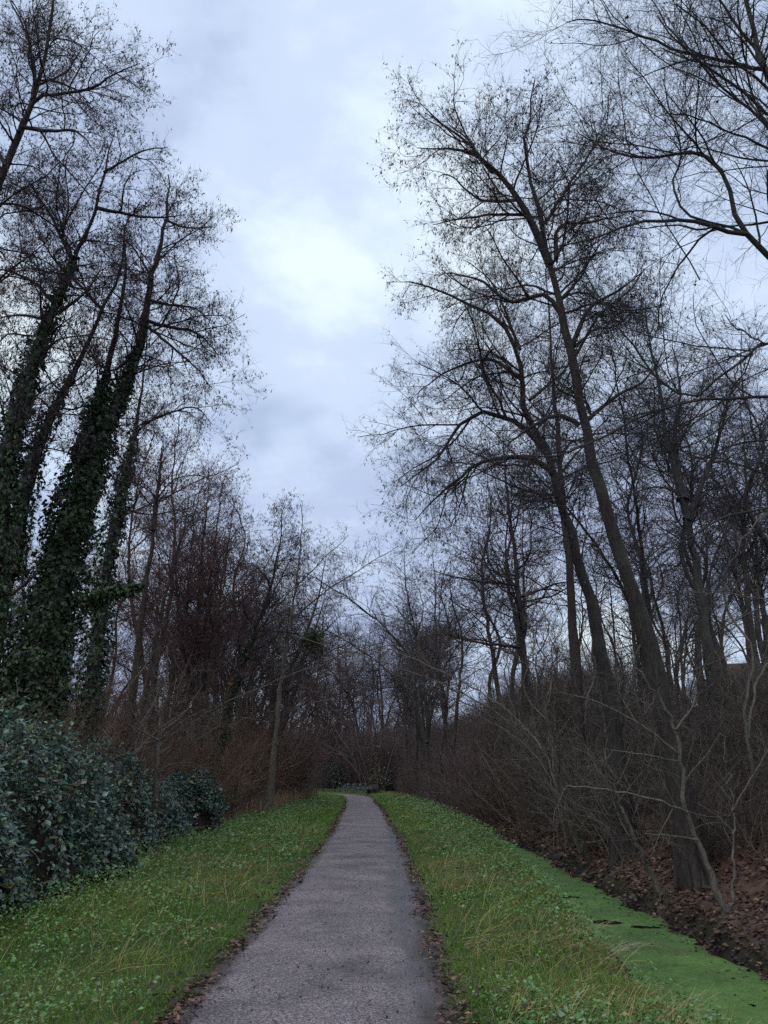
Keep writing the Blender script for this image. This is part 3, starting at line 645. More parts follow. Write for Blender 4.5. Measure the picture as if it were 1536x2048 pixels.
# pale saplings leaning out from the foot of the right bank
def sapling(label, px, D, r, limbs, seed, reach=.9, spc=.3, bark='pale', twig='pale'):
    hero('sapling', label, [dict(px=px, D=D, r=r, t0=.3, reach=reach, spc=spc, ang=48)], seed, limbs=limbs, bark=bark, twig=twig, catkins=0, fine=.55, wander=.10, group='saplings leaning from the right bank')
sapling('pale leaning sapling nearest the camera on the leafy right bank', [(1450, 1815), (1398, 1690), (1372, 1610), (1364, 1530), (1345, 1445), (1310, 1385), (1270, 1330)], (11.4, 11.0), (7.5, 2),
        [([(1375, 1625), (1310, 1600), (1230, 1582), (1130, 1570)], 11.2, 10.6, 3.5, 1), ([(1362, 1525), (1290, 1510), (1220, 1500)], 11.2, 10.8, 3, 1), ([(1360, 1510), (1290, 1455), (1210, 1410), (1150, 1390)], 11.2, 11, 3.5, 1),
         ([(1395, 1680), (1350, 1672), (1290, 1668)], 11.3, 11, 2.5, 1), ([(1350, 1460), (1390, 1400), (1385, 1340)], 11.1, 11.6, 3, 1)], 41)
sapling('crooked sapling bending up from a mossy foot by the ditch', [(1170, 1700), (1145, 1660), (1130, 1600), (1112, 1520), (1095, 1440), (1085, 1380)], (19.5, 19), (8, 1.5),
        [([(1150, 1668), (1190, 1620), (1230, 1560)], 19.3, 19.5, 3, 1), ([(1112, 1520), (1060, 1480), (1020, 1420)], 19.2, 18.9, 3, 1)], 42, 1.0, .28)
sapling('slanting sapling between the mossy foot and the nearest sapling', [(1310, 1765), (1280, 1700), (1250, 1640), (1225, 1560), (1205, 1490)], (13.4, 13), (7, 1.5),
        [([(1260, 1660), (1210, 1590), (1150, 1550)], 13.3, 12.8, 2.5, 1)], 43, .9, .28)
sapling('thin upright whip beside the nearest sapling', [(1462, 1800), (1470, 1700), (1460, 1560), (1440, 1440)], (11.8, 12), (3.5, 1),
        [([(1465, 1620), (1500, 1560), (1536, 1500)], 11.9, 12.2, 2, 1)], 44, .8, .3)
sapling('forked sapling leaning right on the upper bank', [(1250, 1640), (1290, 1560), (1350, 1500), (1420, 1470), (1500, 1440)], (19, 19.5), (4, 1.5), [], 45, 1.0, .3)
hero('sapling', 'pale thin sapling with spreading branches rising from the brambles',
     [dict(px=[(312, 1560), (318, 1470), (326, 1400), (335, 1330), (332, 1290)], D=(19, 19), r=(6, 1.5), t0=.2, reach=1.6, spc=.22, ang=60)],
     46, limbs=[([(320, 1480), (370, 1440), (420, 1415)], 19, 18.6, 2.5, 1), ([(320, 1482), (280, 1460), (240, 1440)], 19, 18.6, 2.5, 1), ([(322, 1465), (370, 1425), (405, 1370)], 19, 19.4, 2.5, 1)], bark='pale', twig='pale', catkins=0, fine=.7)

# mistletoe ball and a tuft of yellow leaves
rng = np.random.default_rng(77)
mc = unproj(628, 1282, 40.2); g = Geo(); n = 1100
d = unit(rng.standard_normal((n, 3))); O = mc + d * (.58 * rng.random((n, 1)) ** .6) * (.5 + 1.0 * fbm(d[:, 0] * 3 + 4, d[:, 2] * 3 + d[:, 1] * 2, 97))[:, None]
leaves(g, LEAF2, O, unit(d + .5 * rng.standard_normal((n, 3))), rng.standard_normal((n, 3)), .10 + .06 * rng.random(n), rcol(rng, n, [(.04, .075, .02), (.06, .09, .025)]))
n = 140; dd = unit(rng.standard_normal((n, 3))); spikes(g, np.repeat(mc[None], n, 0), mc + dd * .6, .008, (.05, .06, .025))
tag(g.build('mistletoe', M_IVY, origin=mc, smooth=False), 'round green mistletoe ball hanging on a branch left of the path', 'mistletoe')
yc = unproj(461, 1372, 32.6); g = Geo(); n = 40
leaves(g, LEAF4, yc + .11 * rng.standard_normal((n, 3)) * np.array([.8, .8, 1.5]), rng.standard_normal((n, 3)), rng.standard_normal((n, 3)), .11 + .05 * rng.random(n), rcol(rng, n, [(.30, .19, .03), (.22, .15, .03)]))
tag(g.build('yellow_leaf_tuft', M_WEED, origin=yc, smooth=False), 'small tuft of yellow leaves against an ivied trunk', 'leaf tuft', kind='stuff')

# ---- the wood behind: a few kinds of bare tree, copied and turned
PROTO = []
for s, (H, bark, twig, reach, ang, forks, ck, cc) in enumerate([(13, 'alder', 'dark', 2.3, 56, 0, .8, 'alder'), (15, 'brown', 'red', 2.2, 50, 1, .6, 'red'), (12, 'alder', 'alder', 2.6, 62, 0, 1.1, 'alder'), (14, 'grey', 'dark', 2.8, 44, 2, .2, 'dry'), (11, 'brown', 'brown', 2.4, 46, 2, .5, 'red'), (8, 'grey', 'brown', 1.0, 42, 0, .1, 'dry'), (7, 'pale', 'brown', 1.1, 40, 1, .1, 'dry')]):
    rng = np.random.default_rng(500 + s)
    w = lambda a: a * rng.standard_normal(2)
    pts = [np.array([0, 0, -.3])] + [np.array([*w(.05 * k + .1), H * k / 6]) for k in range(1, 7)]
    slim = s >= 5; r_ = .05 if slim else .15; tr = [(pts, r_, .012, .25 if slim else .34, reach, .34 if slim else .22, ang)]
    for f in range(forks):
        a = rng.random() * 6.28; b0 = resample(pts, 30)[7 + 4 * f]
        tr.append(([b0 + np.array([math.cos(a), math.sin(a), 0]) * q_ * q_ * .9 + np.array([0, 0, 1]) * q_ * H * .19 for q_ in (0, 1, 2, 3)], r_ * .55, .012, .1, reach * .9, .24, ang))
    PROTO.append((tree_geo(tr, rng, lod=1.8, fine=.7 if slim else .92, prof=(.5, .9, .95, .5), bark=bark, twig=twig, catkins=ck * 1.2, catcol=cc, S=7), bark))
PM = [[(gg.mesh(nm, smooth=(nm == 'trunk')), mt) for gg, nm, mt in zip(p[0], ('trunk', 'crown', 'catkins'), (M_BARK, M_TWIG, M_CATKIN))] for p in PROTO]
for p in PM:
    for me, mt in p: me.materials.append(mt)
def bg_tree(kind, x, y, sc, rz, lean, label, group):
    z = float(ground_z(x, y)) - .05
    e = empty('wood_tree', (x, y, z), label, 'tree', group); e.rotation_euler = (lean[0], lean[1], rz); e.scale = (sc, sc, sc)
    for (me, mt), nm in zip(PM[kind], ('trunk', 'crown', 'catkins')):
        o = bpy.data.objects.new(nm, me); COL.objects.link(o); o.parent = e
        if nm != 'trunk': o['kind'] = 'stuff'
rng = np.random.default_rng(9)
def wood(n, fx, kinds, label, group, sc=(.8, 1.15)):
    for i in range(n):
        x, y = fx(i / n, rng)
        bg_tree(int(rng.choice(kinds)), x, y, rng.uniform(*sc), rng.random() * 6.28, .06 * rng.standard_normal(2), label, group)
wood(18, lambda t, r: (-6.6 - 10 * r.random(), 27 + 26 * t + 2 * r.random()), [1, 4, 4, 1], 'bare reddish tree in the wood behind the left brushwood', 'trees in the left wood', (.9, 1.2))
wood(18, lambda t, r: (-12 - 24 * r.random(), 18 + 60 * t), [0, 2, 3, 4], 'bare tree deep in the wood beyond the left brushwood', 'trees deep in the left wood', (.9, 1.15))
wood(18, lambda t, r: (-6.3 - 6 * r.random() - t * 3, 46 + 22 * t), [1, 2, 0, 4], 'bare tree close to the path before the left bend', 'trees before the bend', (1.0, 1.35))
wood(18, lambda t, r: (3.4 + 5 * r.random() * (1 - .3 * t) - 1.6 * t, 38 + 46 * t), [0, 2, 3, 1], 'bare tree on the far stretch of the right bank', 'trees along the far right bank', (1.15, 1.5))
wood(14, lambda t, r: (7.5 + 8 * r.random() + 3 * t, 22 + 20 * t), [0, 3, 2, 0], 'bare tree on the upper slope of the right bank', 'trees on the upper right bank', (.8, 1.05))
wood(22, lambda t, r: (12 + 18 * r.random(), 28 + 50 * t), [0, 3, 3, 2], 'bare tree standing high behind the right bank', 'trees behind the right bank', (.9, 1.15))
wood(36, lambda t, r: (-15 + 21 * t + r.random(), 94 + 34 * r.random()), [0, 1, 2, 4], 'bare tree beyond the bend of the path', 'trees beyond the bend', (1.3, 1.8))
wood(46, lambda t, r: (4.7 + 5.5 * r.random() ** 1.4, 14.2 + 24 * t + r.random()), [5, 6, 5, 6], 'slim bare young tree growing through the right bank brushwood', 'young trees on the right bank', (.5, 1.15))
wood(14, lambda t, r: (-6.2 - 4 * r.random(), 20 + 22 * t + r.random()), [6, 5], 'slim bare young tree in the left thicket', 'young trees in the left thicket', (.55, 1.0))

# ------------------------------------------------------------------ brushwood
BR = [(.078, .058, .048), (.105, .077, .060), (.058, .045, .040), (.18, .15, .115)]
RD = [(.135, .078, .054), (.17, .106, .070), (.095, .060, .050), (.22, .17, .115)]
PU = [(.105, .074, .070), (.135, .098, .088), (.080, .060, .060)]
def bush_mesh(seed, cols, H=2.2, stems=13, lean=.30, spread=.45, lod=1.0):
    """One bare bush of many thin stems."""
    rng = np.random.default_rng(seed); g = Geo(); n = stems; K = 7
    P = np.zeros((n, K, 3)); P[:, 0, :2] = spread * rng.standard_normal((n, 2)) * .6; P[:, 0, 2] = -.1
    d = unit(np.stack([lean * rng.standard_normal(n), lean * rng.standard_normal(n), np.ones(n)], -1)); h = H * (.5 + .6 * rng.random(n)); st = (h / (K - 1))[:, None]
    for k in range(1, K):
        P[:, k] = P[:, k - 1] + d * st; d = unit(d + .11 * rng.standard_normal((n, 3)) + np.array([0, 0, .02 - .05 * (k > 4)]))
    R = (.005 + .0042 * h)[:, None] * np.linspace(1, .3, K)[None] * lod ** .5; tubes(g, P, R, 3, rcol(rng, n, cols))
    P2, R2 = spawn(P, R, rng, .24 * lod, .10, 1, 36, 14, lambda t, L: .25 + .34 * L * (1.1 - .7 * t), 5, .11, .03, .7, .008, .0032 * lod ** .5); tubes(g, P2, R2, 3, rcol(rng, len(P2), cols))
    P3, R3 = spawn(P2, R2, rng, .13 * lod, .08, 1, 42, 16, lambda t, L: .14 + .36 * L, 3, .14, 0, .8, .008, .0026 * lod ** .5); bent(g, P3, R3, rcol(rng, len(P3), cols))
    P4, R4 = spawn(P3, R3, rng, .11 * lod, .1, 1, 45, 18, lambda t, L: .08 + .3 * L, 2, .1, 0, .8, .012, .0022 * lod ** .5); slivers(g, P4[:, 0], P4[:, 1], R4[:, 0], np.array(cols[0]), rng)
    me = g.mesh('bush', smooth=False); me.materials.append(M_TWIG)
    return me
def thicket(name, label, meshes, x, y, sc, seed):
    """A thicket nobody could count: one object that scatters bare bushes with geometry nodes."""
    rng = np.random.default_rng(seed); n = len(x)
    coll = bpy.data.collections.new(name + '_bushes')
    for k, me in enumerate(meshes): coll.objects.link(bpy.data.objects.new('bush_kind_%d' % k, me))
    me = bpy.data.meshes.new(name); me.vertices.add(n)
    me.vertices.foreach_set('co', np.stack([x, y, ground_z(x, y) - .04], -1).astype(np.float32).ravel())
    for nm, tp, key, dat in (('turn', 'FLOAT_VECTOR', 'vector', np.stack([.12 * rng.standard_normal(n), .12 * rng.standard_normal(n), rng.random(n) * 6.28], -1)), ('size', 'FLOAT', 'value', sc * (.75 + .5 * rng.random(n))), ('which', 'INT', 'value', rng.integers(0, len(meshes), n))):
        a = me.attributes.new(nm, tp, 'POINT'); a.data.foreach_set(key, dat.astype(np.int32 if tp == 'INT' else np.float32).ravel())
    me.update(); o = bpy.data.objects.new(name, me); COL.objects.link(o)
    ng = bpy.data.node_groups.new(name, 'GeometryNodeTree')
    ng.interface.new_socket('Geometry', in_out='INPUT', socket_type='NodeSocketGeometry'); ng.interface.new_socket('Geometry', in_out='OUTPUT', socket_type='NodeSocketGeometry')
    nd, lk = ng.nodes, ng.links; gi, go = nd.new('NodeGroupInput'), nd.new('NodeGroupOutput'); ip = nd.new('GeometryNodeInstanceOnPoints')
    ci = nd.new('GeometryNodeCollectionInfo'); ci.inputs[0].default_value = coll; ci.inputs['Separate Children'].default_value = True; ci.inputs['Reset Children'].default_value = True
    def attr(nm, tp):
        q_ = nd.new('GeometryNodeInputNamedAttribute'); q_.data_type = tp; q_.inputs['Name'].default_value = nm; return q_.outputs['Attribute']
    er = nd.new('FunctionNodeEulerToRotation'); lk.new(attr('turn', 'FLOAT_VECTOR'), er.inputs[0]); lk.new(er.outputs[0], ip.inputs['Rotation'])
    lk.new(attr('size', 'FLOAT'), ip.inputs['Scale']); lk.new(attr('which', 'INT'), ip.inputs['Instance Index']); ip.inputs['Pick Instance'].default_value = True
    lk.new(gi.outputs[0], ip.inputs['Points']); lk.new(ci.outputs[0], ip.inputs['Instance']); lk.new(ip.outputs[0], go.inputs[0])
    md = o.modifiers.new('scatter', 'NODES'); md.node_group = ng
    return tag(o, label, 'brushwood', kind='stuff')
rng = np.random.default_rng(60)
B_BR = [bush_mesh(610 + k, BR, lean=.45, H=2.5) for k in range(4)]; B_RD = [bush_mesh(620 + k, RD, lean=.30, H=2.9) for k in range(4)]; B_PU = [bush_mesh(630 + k, PU, H=2.8, lod=1.4) for k in range(3)]
WH = [(.15, .125, .10), (.12, .10, .08), (.19, .16, .125)]; B_WH = [bush_mesh(640 + k, WH, lean=.45, H=2.7, stems=5, lod=1.7) for k in range(4)]
n = 270; y = 10 + 36 * rng.random(n) ** 1.05; v = np.interp(y, [10, 16, 24], [1.3, .9, .3]) + 8.5 * rng.random(n) ** 1.1
thicket('bank_brushwood', 'tangled bare brown brushwood covering the right bank', B_BR, pathc(y) + ditch_off(y) + ditch_hw(y) + v, y, np.interp(y, [9, 12, 17, 30], [.36, .55, .85, 1.0]) * np.interp(v, [.3, 1.5, 5, 7, 10], [.55, 1, .9, .55, .4]), 61)
n = 60; y = 14.5 + 24 * rng.random(n) ** 1.1; v = .6 + 5 * rng.random(n) ** 1.2
thicket('leaning_whips', 'pale thin stems leaning out of the brushwood on the right bank', B_WH, pathc(y) + ditch_off(y) + ditch_hw(y) + v, y, np.interp(y, [11, 15, 30], [.55, .85, 1.1]), 68)
n = 420; y = 34 + 60 * rng.random(n); v = .1 + 9 * rng.random(n) ** 1.2
thicket('far_bank_brushwood', 'purplish bare scrub lining the right side near the bend', B_PU + B_BR[:1], pathc(y) + ditch_off(y) - .5 + v, y, np.interp(v, [0, 1.5, 5], [.6, 1.1, 1.5]), 62)
n = 420; y = 14 + 44 * rng.random(n) ** 1.05; x = -5.5 - np.interp(y, [14, 18, 28, 36, 60], [2.2, 1.0, .2, 1.0, 1.3]) - 9 * rng.random(n) ** 1.25
thicket('left_brushwood', 'tall reddish brown thicket of bare stems left of the path', B_RD + B_WH[:1], x - 3.2 * ((y < 27.5) & (y > 20) & (x > -7.6)), y, (.45 + 1.25 * fbm(x * .35, y * .35, 90)) * (.55 + .7 * rng.random(n)) + .5 * (rng.random(n) < .12), 63)
n = 420; y = 48 + 22 * rng.random(n) + 30 * (rng.random(n) < .4); x = np.minimum(-6.0 - 14 * rng.random(n) ** 1.2 - .35 * np.maximum(y - 60, 0), pathc(y) - 3.9); y = np.where((y > 66) & (y < 92), y + 26, y)
thicket('bend_brushwood', 'greyish purple scrub filling the left side by the bend', B_PU + B_RD[:1], x, y, 1.0 + .7 * rng.random(n), 64)
n = 380; x = -30 + 36 * rng.random(n); y = 93 + 26 * rng.random(n) - .5 * np.maximum(x + 6, 0)
thicket('far_brushwood', 'dark scrub closing the view beyond the bend', B_PU, x, y, 1.7 + 1.6 * rng.random(n) ** 1.5, 66)
n = 260; x = -14 - 30 * rng.random(n); y = 10 + 60 * rng.random(n)
thicket('deep_left_brushwood', 'dim undergrowth deep in the wood on the left', B_RD + B_PU[:1], x, y, 1.0 + .8 * rng.random(n), 67)

# ------------------------------------------------------------------ brambles and evergreen shrubs
def bramble_front(y): return np.interp(y, [5, 9, 12, 15, 20, 26, 34], [-4.5, -4.35, -4.45, -4.6, -5.1, -5.2, -5.4]) + (fbm(y * .8, y * 0, 81) - .5) * 1.5
def bramble_h(x, y):
    front = bramble_front(y)
    top = np.interp(y, [5, 10, 13, 16, 20, 26, 32, 36], [1.9, 2.35, 2.5, 2.3, 2.0, 1.65, 1.0, .2])
    s = front - x
    return np.where(s > 0, top * (1 - np.exp(-np.maximum(s, 0) * 1.7)) * (.48 + .98 * fbm(x * .8, y * .8, 82)) + .42 * (vnoise(x * 1.9, y * 1.9, 83) - .5) + .16 * (vnoise(x * 5, y * 5, 88) - .5), -.1)
LEAFB = (np.array([[0, 0, 0], [.22, .27, .07], [.55, .32, .09], [.82, .17, .03], [1, 0, -.07], [.82, -.17, .03], [.55, -.32, .09], [.22, -.27, .07], [.3, 0, .0], [.65, 0, -.01]]),
         np.array([[0, 8, 1], [1, 8, 2], [8, 9, 2], [2, 9, 3], [9, 4, 3], [0, 7, 8], [7, 6, 8], [8, 6, 9], [6, 5, 9], [9, 5, 4]]))
BC = [(.085, .155, .112), (.13, .21, .165), (.042, .072, .050), (.20, .26, .21), (.12, .18, .05)]
def bramble(name, label, cat, y0, y1, n, seed, single, size=.074, xspan=3.6, hfun=bramble_h, cols=BC, x0=-4.0, xp=1.4):
    rng = np.random.default_rng(seed)
    y = y0 + (y1 - y0) * rng.random(n * 2); x = x0 - xspan * rng.random(n * 2) ** xp
    if hfun is bramble_h:
        x = np.where(rng.random(n * 2) < .5, bramble_front(y) - .95 * rng.random(n * 2) ** 1.4, x)
    h = hfun(x, y); ok = h > .12; x, y, h = x[ok][:n], y[ok][:n], h[ok][:n]; n = len(x)
    e_ = .08; gx_ = (hfun(x + e_, y) - hfun(x - e_, y)) / (2 * e_); gy_ = (hfun(x, y + e_) - hfun(x, y - e_)) / (2 * e_)
    nr = unit(np.stack([-gx_, -gy_, np.ones(n)], -1))
    dep = .5 * rng.random(n) ** 2.2 - .03; clump = fbm(x * 2.6 + h, y * 2.6, 84)
    O = np.stack([x, y, ground_z(x, y) + h], -1) - nr * (dep + .75 * np.maximum(.52 - clump, 0) - .6 * np.maximum(clump - .58, 0))[:, None]
    O[:, 2] = np.maximum(O[:, 2], ground_z(x, y) + .03)
    nl = unit(nr * .8 + np.array([0, 0, .9]) + .5 * rng.standard_normal((n, 3))); fw = unit(nr * .2 + np.array([.4, -.4, -.35]) + .8 * rng.standard_normal((n, 3)))
    sz = size * np.clip(np.exp(.38 * rng.standard_normal(n)) * .9, .4, 1.9); col = rcol(rng, n, cols, [.3, .22, .28, .12, .08]); yl = rng.random(n); col[yl < .02] = (.24, .22, .07); col[(yl > .02) & (yl < .05)] = (.10, .06, .045); col[yl > .985] = (.30, .33, .26)
    pick = np.argsort(np.linalg.norm(O - np.array([0, 0, CAMH]), axis=1) + 5 * dep + (np.abs(O[:, 0] / np.maximum(O[:, 1], 1)) > .5) * 50 + rng.random(n) * 2.5)[:single]
    rest = np.ones(n, bool); rest[pick] = False
    base = np.array([x.mean(), y.mean(), 0]); e = empty(name, base, label, cat)
    ny = rest & (O[:, 1] < 12); fy = rest & ~ny
    g = Geo(); leaves(g, LEAF4, O[ny], fw[ny], nl[ny], sz[ny], col[ny]); leaves(g, LEAF2, O[fy], fw[fy], nl[fy], sz[fy], col[fy])
    tag(g.build('foliage', M_BRAMBLE, e, base, False), kind='stuff')
    # arching canes
    g = Geo(); m_ = int(n / 55); ix = rng.integers(0, n, m_); K = 8; P = np.zeros((m_, K, 3)); P[:, 0] = O[ix] - nr[ix] * .12
    d = unit(np.stack([.5 * rng.standard_normal(m_) + .25, .5 * rng.standard_normal(m_) - .2, .5 + .5 * rng.random(m_)], -1))
    cl_ = (.07 + .11 * rng.random((m_, 1)) ** 2)
    for k in range(1, K): P[:, k] = P[:, k - 1] + d * cl_; d = unit(d + .12 * rng.standard_normal((m_, 3)) + np.array([0, 0, -.22]))
    tubes(g, P, np.full((m_, K), .004) * np.linspace(1.2, .5, K), 3, rcol(rng, m_, [(.09, .06, .045), (.06, .06, .035), (.13, .095, .07)]))
    tag(g.build('canes', M_TWIG, e, base, False), kind='stuff')
    # solid dark core for dead stems, added to read as the shaded interior
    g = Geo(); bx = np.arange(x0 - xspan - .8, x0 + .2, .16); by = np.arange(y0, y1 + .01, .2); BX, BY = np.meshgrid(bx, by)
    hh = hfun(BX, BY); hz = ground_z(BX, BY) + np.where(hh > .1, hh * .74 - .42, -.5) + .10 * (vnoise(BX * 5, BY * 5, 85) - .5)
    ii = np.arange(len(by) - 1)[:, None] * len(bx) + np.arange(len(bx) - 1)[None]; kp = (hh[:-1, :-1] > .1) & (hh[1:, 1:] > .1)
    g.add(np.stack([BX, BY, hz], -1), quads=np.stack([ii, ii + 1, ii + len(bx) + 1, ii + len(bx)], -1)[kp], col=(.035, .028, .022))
    tag(g.build('shade_thatch', M_THATCH_SHADE, e, base), kind='stuff')
    if single:
        shades = []
        for c in cols[:4]:
            gm = Geo(); gm.add(LEAFB[0], tris=LEAFB[1], col=c); me = gm.mesh('leaf', smooth=False); me.materials.append(M_BRAMBLE); shades.append(me)
        from mathutils import Matrix
        for k, i in enumerate(pick):
            o = bpy.data.objects.new('leaf', shades[k % 4]); COL.objects.link(o); o.parent = e
            f = unit(fw[i]); yy = unit(np.cross(nl[i], f)); zz = np.cross(f, yy); s = float(sz[i]) * 1.1; p = O[i] - base
            o.matrix_local = Matrix([[f[0] * s, yy[0] * s, zz[0] * s, p[0]], [f[1] * s, yy[1] * s, zz[1] * s, p[1]], [f[2] * s, yy[2] * s, zz[2] * s, p[2]], [0, 0, 0, 1]])
    return e
bramble('bramble_bush', 'tall blue-green bramble thicket nearest the camera on the left', 'bramble', 6.5, 14.5, 27000, 91, 300)
bramble('bramble_bush', 'lower blue-green bramble sprawl behind the tall left thicket', 'bramble', 14.5, 23, 15000, 92, 200, xspan=4.6, xp=1.2)
def mound_h(x, y):
    c = (-5.75, 24.2); r2 = ((x - c[0]) / 1.2) ** 2 + ((y - c[1]) / 1.5) ** 2
    return np.where(r2 + 1.1 * (fbm(x * 1.6, y * 1.6, 87) - .5) < 1, 1.75 * np.sqrt(np.maximum(1 - r2, 0)) * (.75 + .5 * fbm(x * 2, y * 2, 86)), -.1)
bramble('evergreen_shrub', 'rounded glossy blue-green shrub at the far end of the brambles', 'shrub', 22.6, 25.8, 9000, 93, 0, .088, 2.4, mound_h, [(.045, .11, .085), (.065, .145, .11), (.030, .068, .052), (.09, .165, .13), (.06, .12, .05)], -4.55, 1.0)

# far evergreen undergrowth where the path disappears
rng = np.random.default_rng(95)
for lab, px, py, D, w_, h_, n, cols in [('dark evergreen bush left of the path where it bends', 672, 1545, 92, 1.6, 3.0, 2200, [(.020, .034, .026), (.028, .045, .032)]),
                                        ('dark evergreen bush right of the vanishing path', 765, 1550, 88, 1.5, 2.2, 2000, [(.022, .034, .026), (.03, .045, .032)]),
                                        ('low pale grey-green bush on the outside of the bend', 712, 1570, 86, 2.2, .9, 900, [(.085, .10, .095), (.065, .085, .075)]),
                                        ('yellowish twiggy shrub on the right just before the bend', 752, 1500, 76, 1.2, 4.4, 260, [(.16, .13, .05), (.12, .10, .05)])]:
    c = unproj(px, py, D); z0 = float(ground_z(c[0], c[1])); e = empty('evergreen_bush', (c[0], c[1], z0), lab, 'bush'); g = Geo()
    d = unit(rng.standard_normal((n, 3))); d[:, 2] = np.abs(d[:, 2]); rr = rng.random((n, 1)) ** .4
    lump = .35 + 1.3 * fbm(d[:, 0] * 4 + c[0], d[:, 2] * 4 + d[:, 1] * 2, 96)[:, None]
    O = d * rr * lump * np.array([w_, w_ * .8, h_]); leaves(g, LEAF2, O, rng.standard_normal((n, 3)), unit(d + .5 * rng.standard_normal((n, 3))), (.10 + .12 * rng.random(n)), rcol(rng, n, cols))
    tag(g.build('foliage', M_IVY, e, smooth=False), kind='stuff')
    g = Geo(); m_ = 40; E = unit(np.stack([rng.standard_normal(m_) * .5, rng.standard_normal(m_) * .5, np.ones(m_)], -1)) * h_ * .8; spikes(g, np.zeros((m_, 3)) + np.array([.1, .1, -.1]) * rng.random((m_, 3)), E, .03, (.05, .04, .035)); g.build('stems', M_TWIG, e, smooth=False)

# ------------------------------------------------------------------ verges: grass, weeds, dry stalks
def blades(g, x, y, z, L, wd, lean, col, rng, K=3):
    n = len(x); a = rng.random(n) * 6.28; t = np.stack([np.cos(a), np.sin(a), 0 * a], -1); a2 = rng.random(n) * 6.28
    d = unit(np.stack([lean * np.cos(a2), lean * np.sin(a2), np.ones(n)], -1)); o = np.stack([x, y, z], -1)
    bend = np.stack([np.cos(a2), np.sin(a2), -.45 * np.ones(n)], -1) * (lean * L)[:, None]
    m_ = o + d * L[:, None] * .5; e = o + d * L[:, None] * .9 + bend * .55; w = (t * wd[:, None]) * .5
    fr = y > 13
    if fr.any():
        g.add(np.stack([o - w, o + w, e], 1)[fr], tris=(np.arange(fr.sum()) * 3)[:, None] + np.arange(3)[None], col=np.repeat(col[fr], 3, axis=0))
    nf = ~fr; n = int(nf.sum()); o, w, m_, e, col = o[nf], w[nf], m_[nf], e[nf], col[nf]
    if n == 0: return
    V = np.stack([o - w, o + w, m_ - w * .8, m_ + w * .8, e], 1); b = (np.arange(n) * 5)[:, None, None]
    g.add(V, tris=b + np.array([[0, 1, 3], [0, 3, 2], [2, 3, 4]])[None], col=np.repeat(col, 5, axis=0))
GR = np.array([[.060, .180, .016], [.095, .235, .022], [.145, .265, .032], [.21, .275, .06], [.33, .31, .13]])
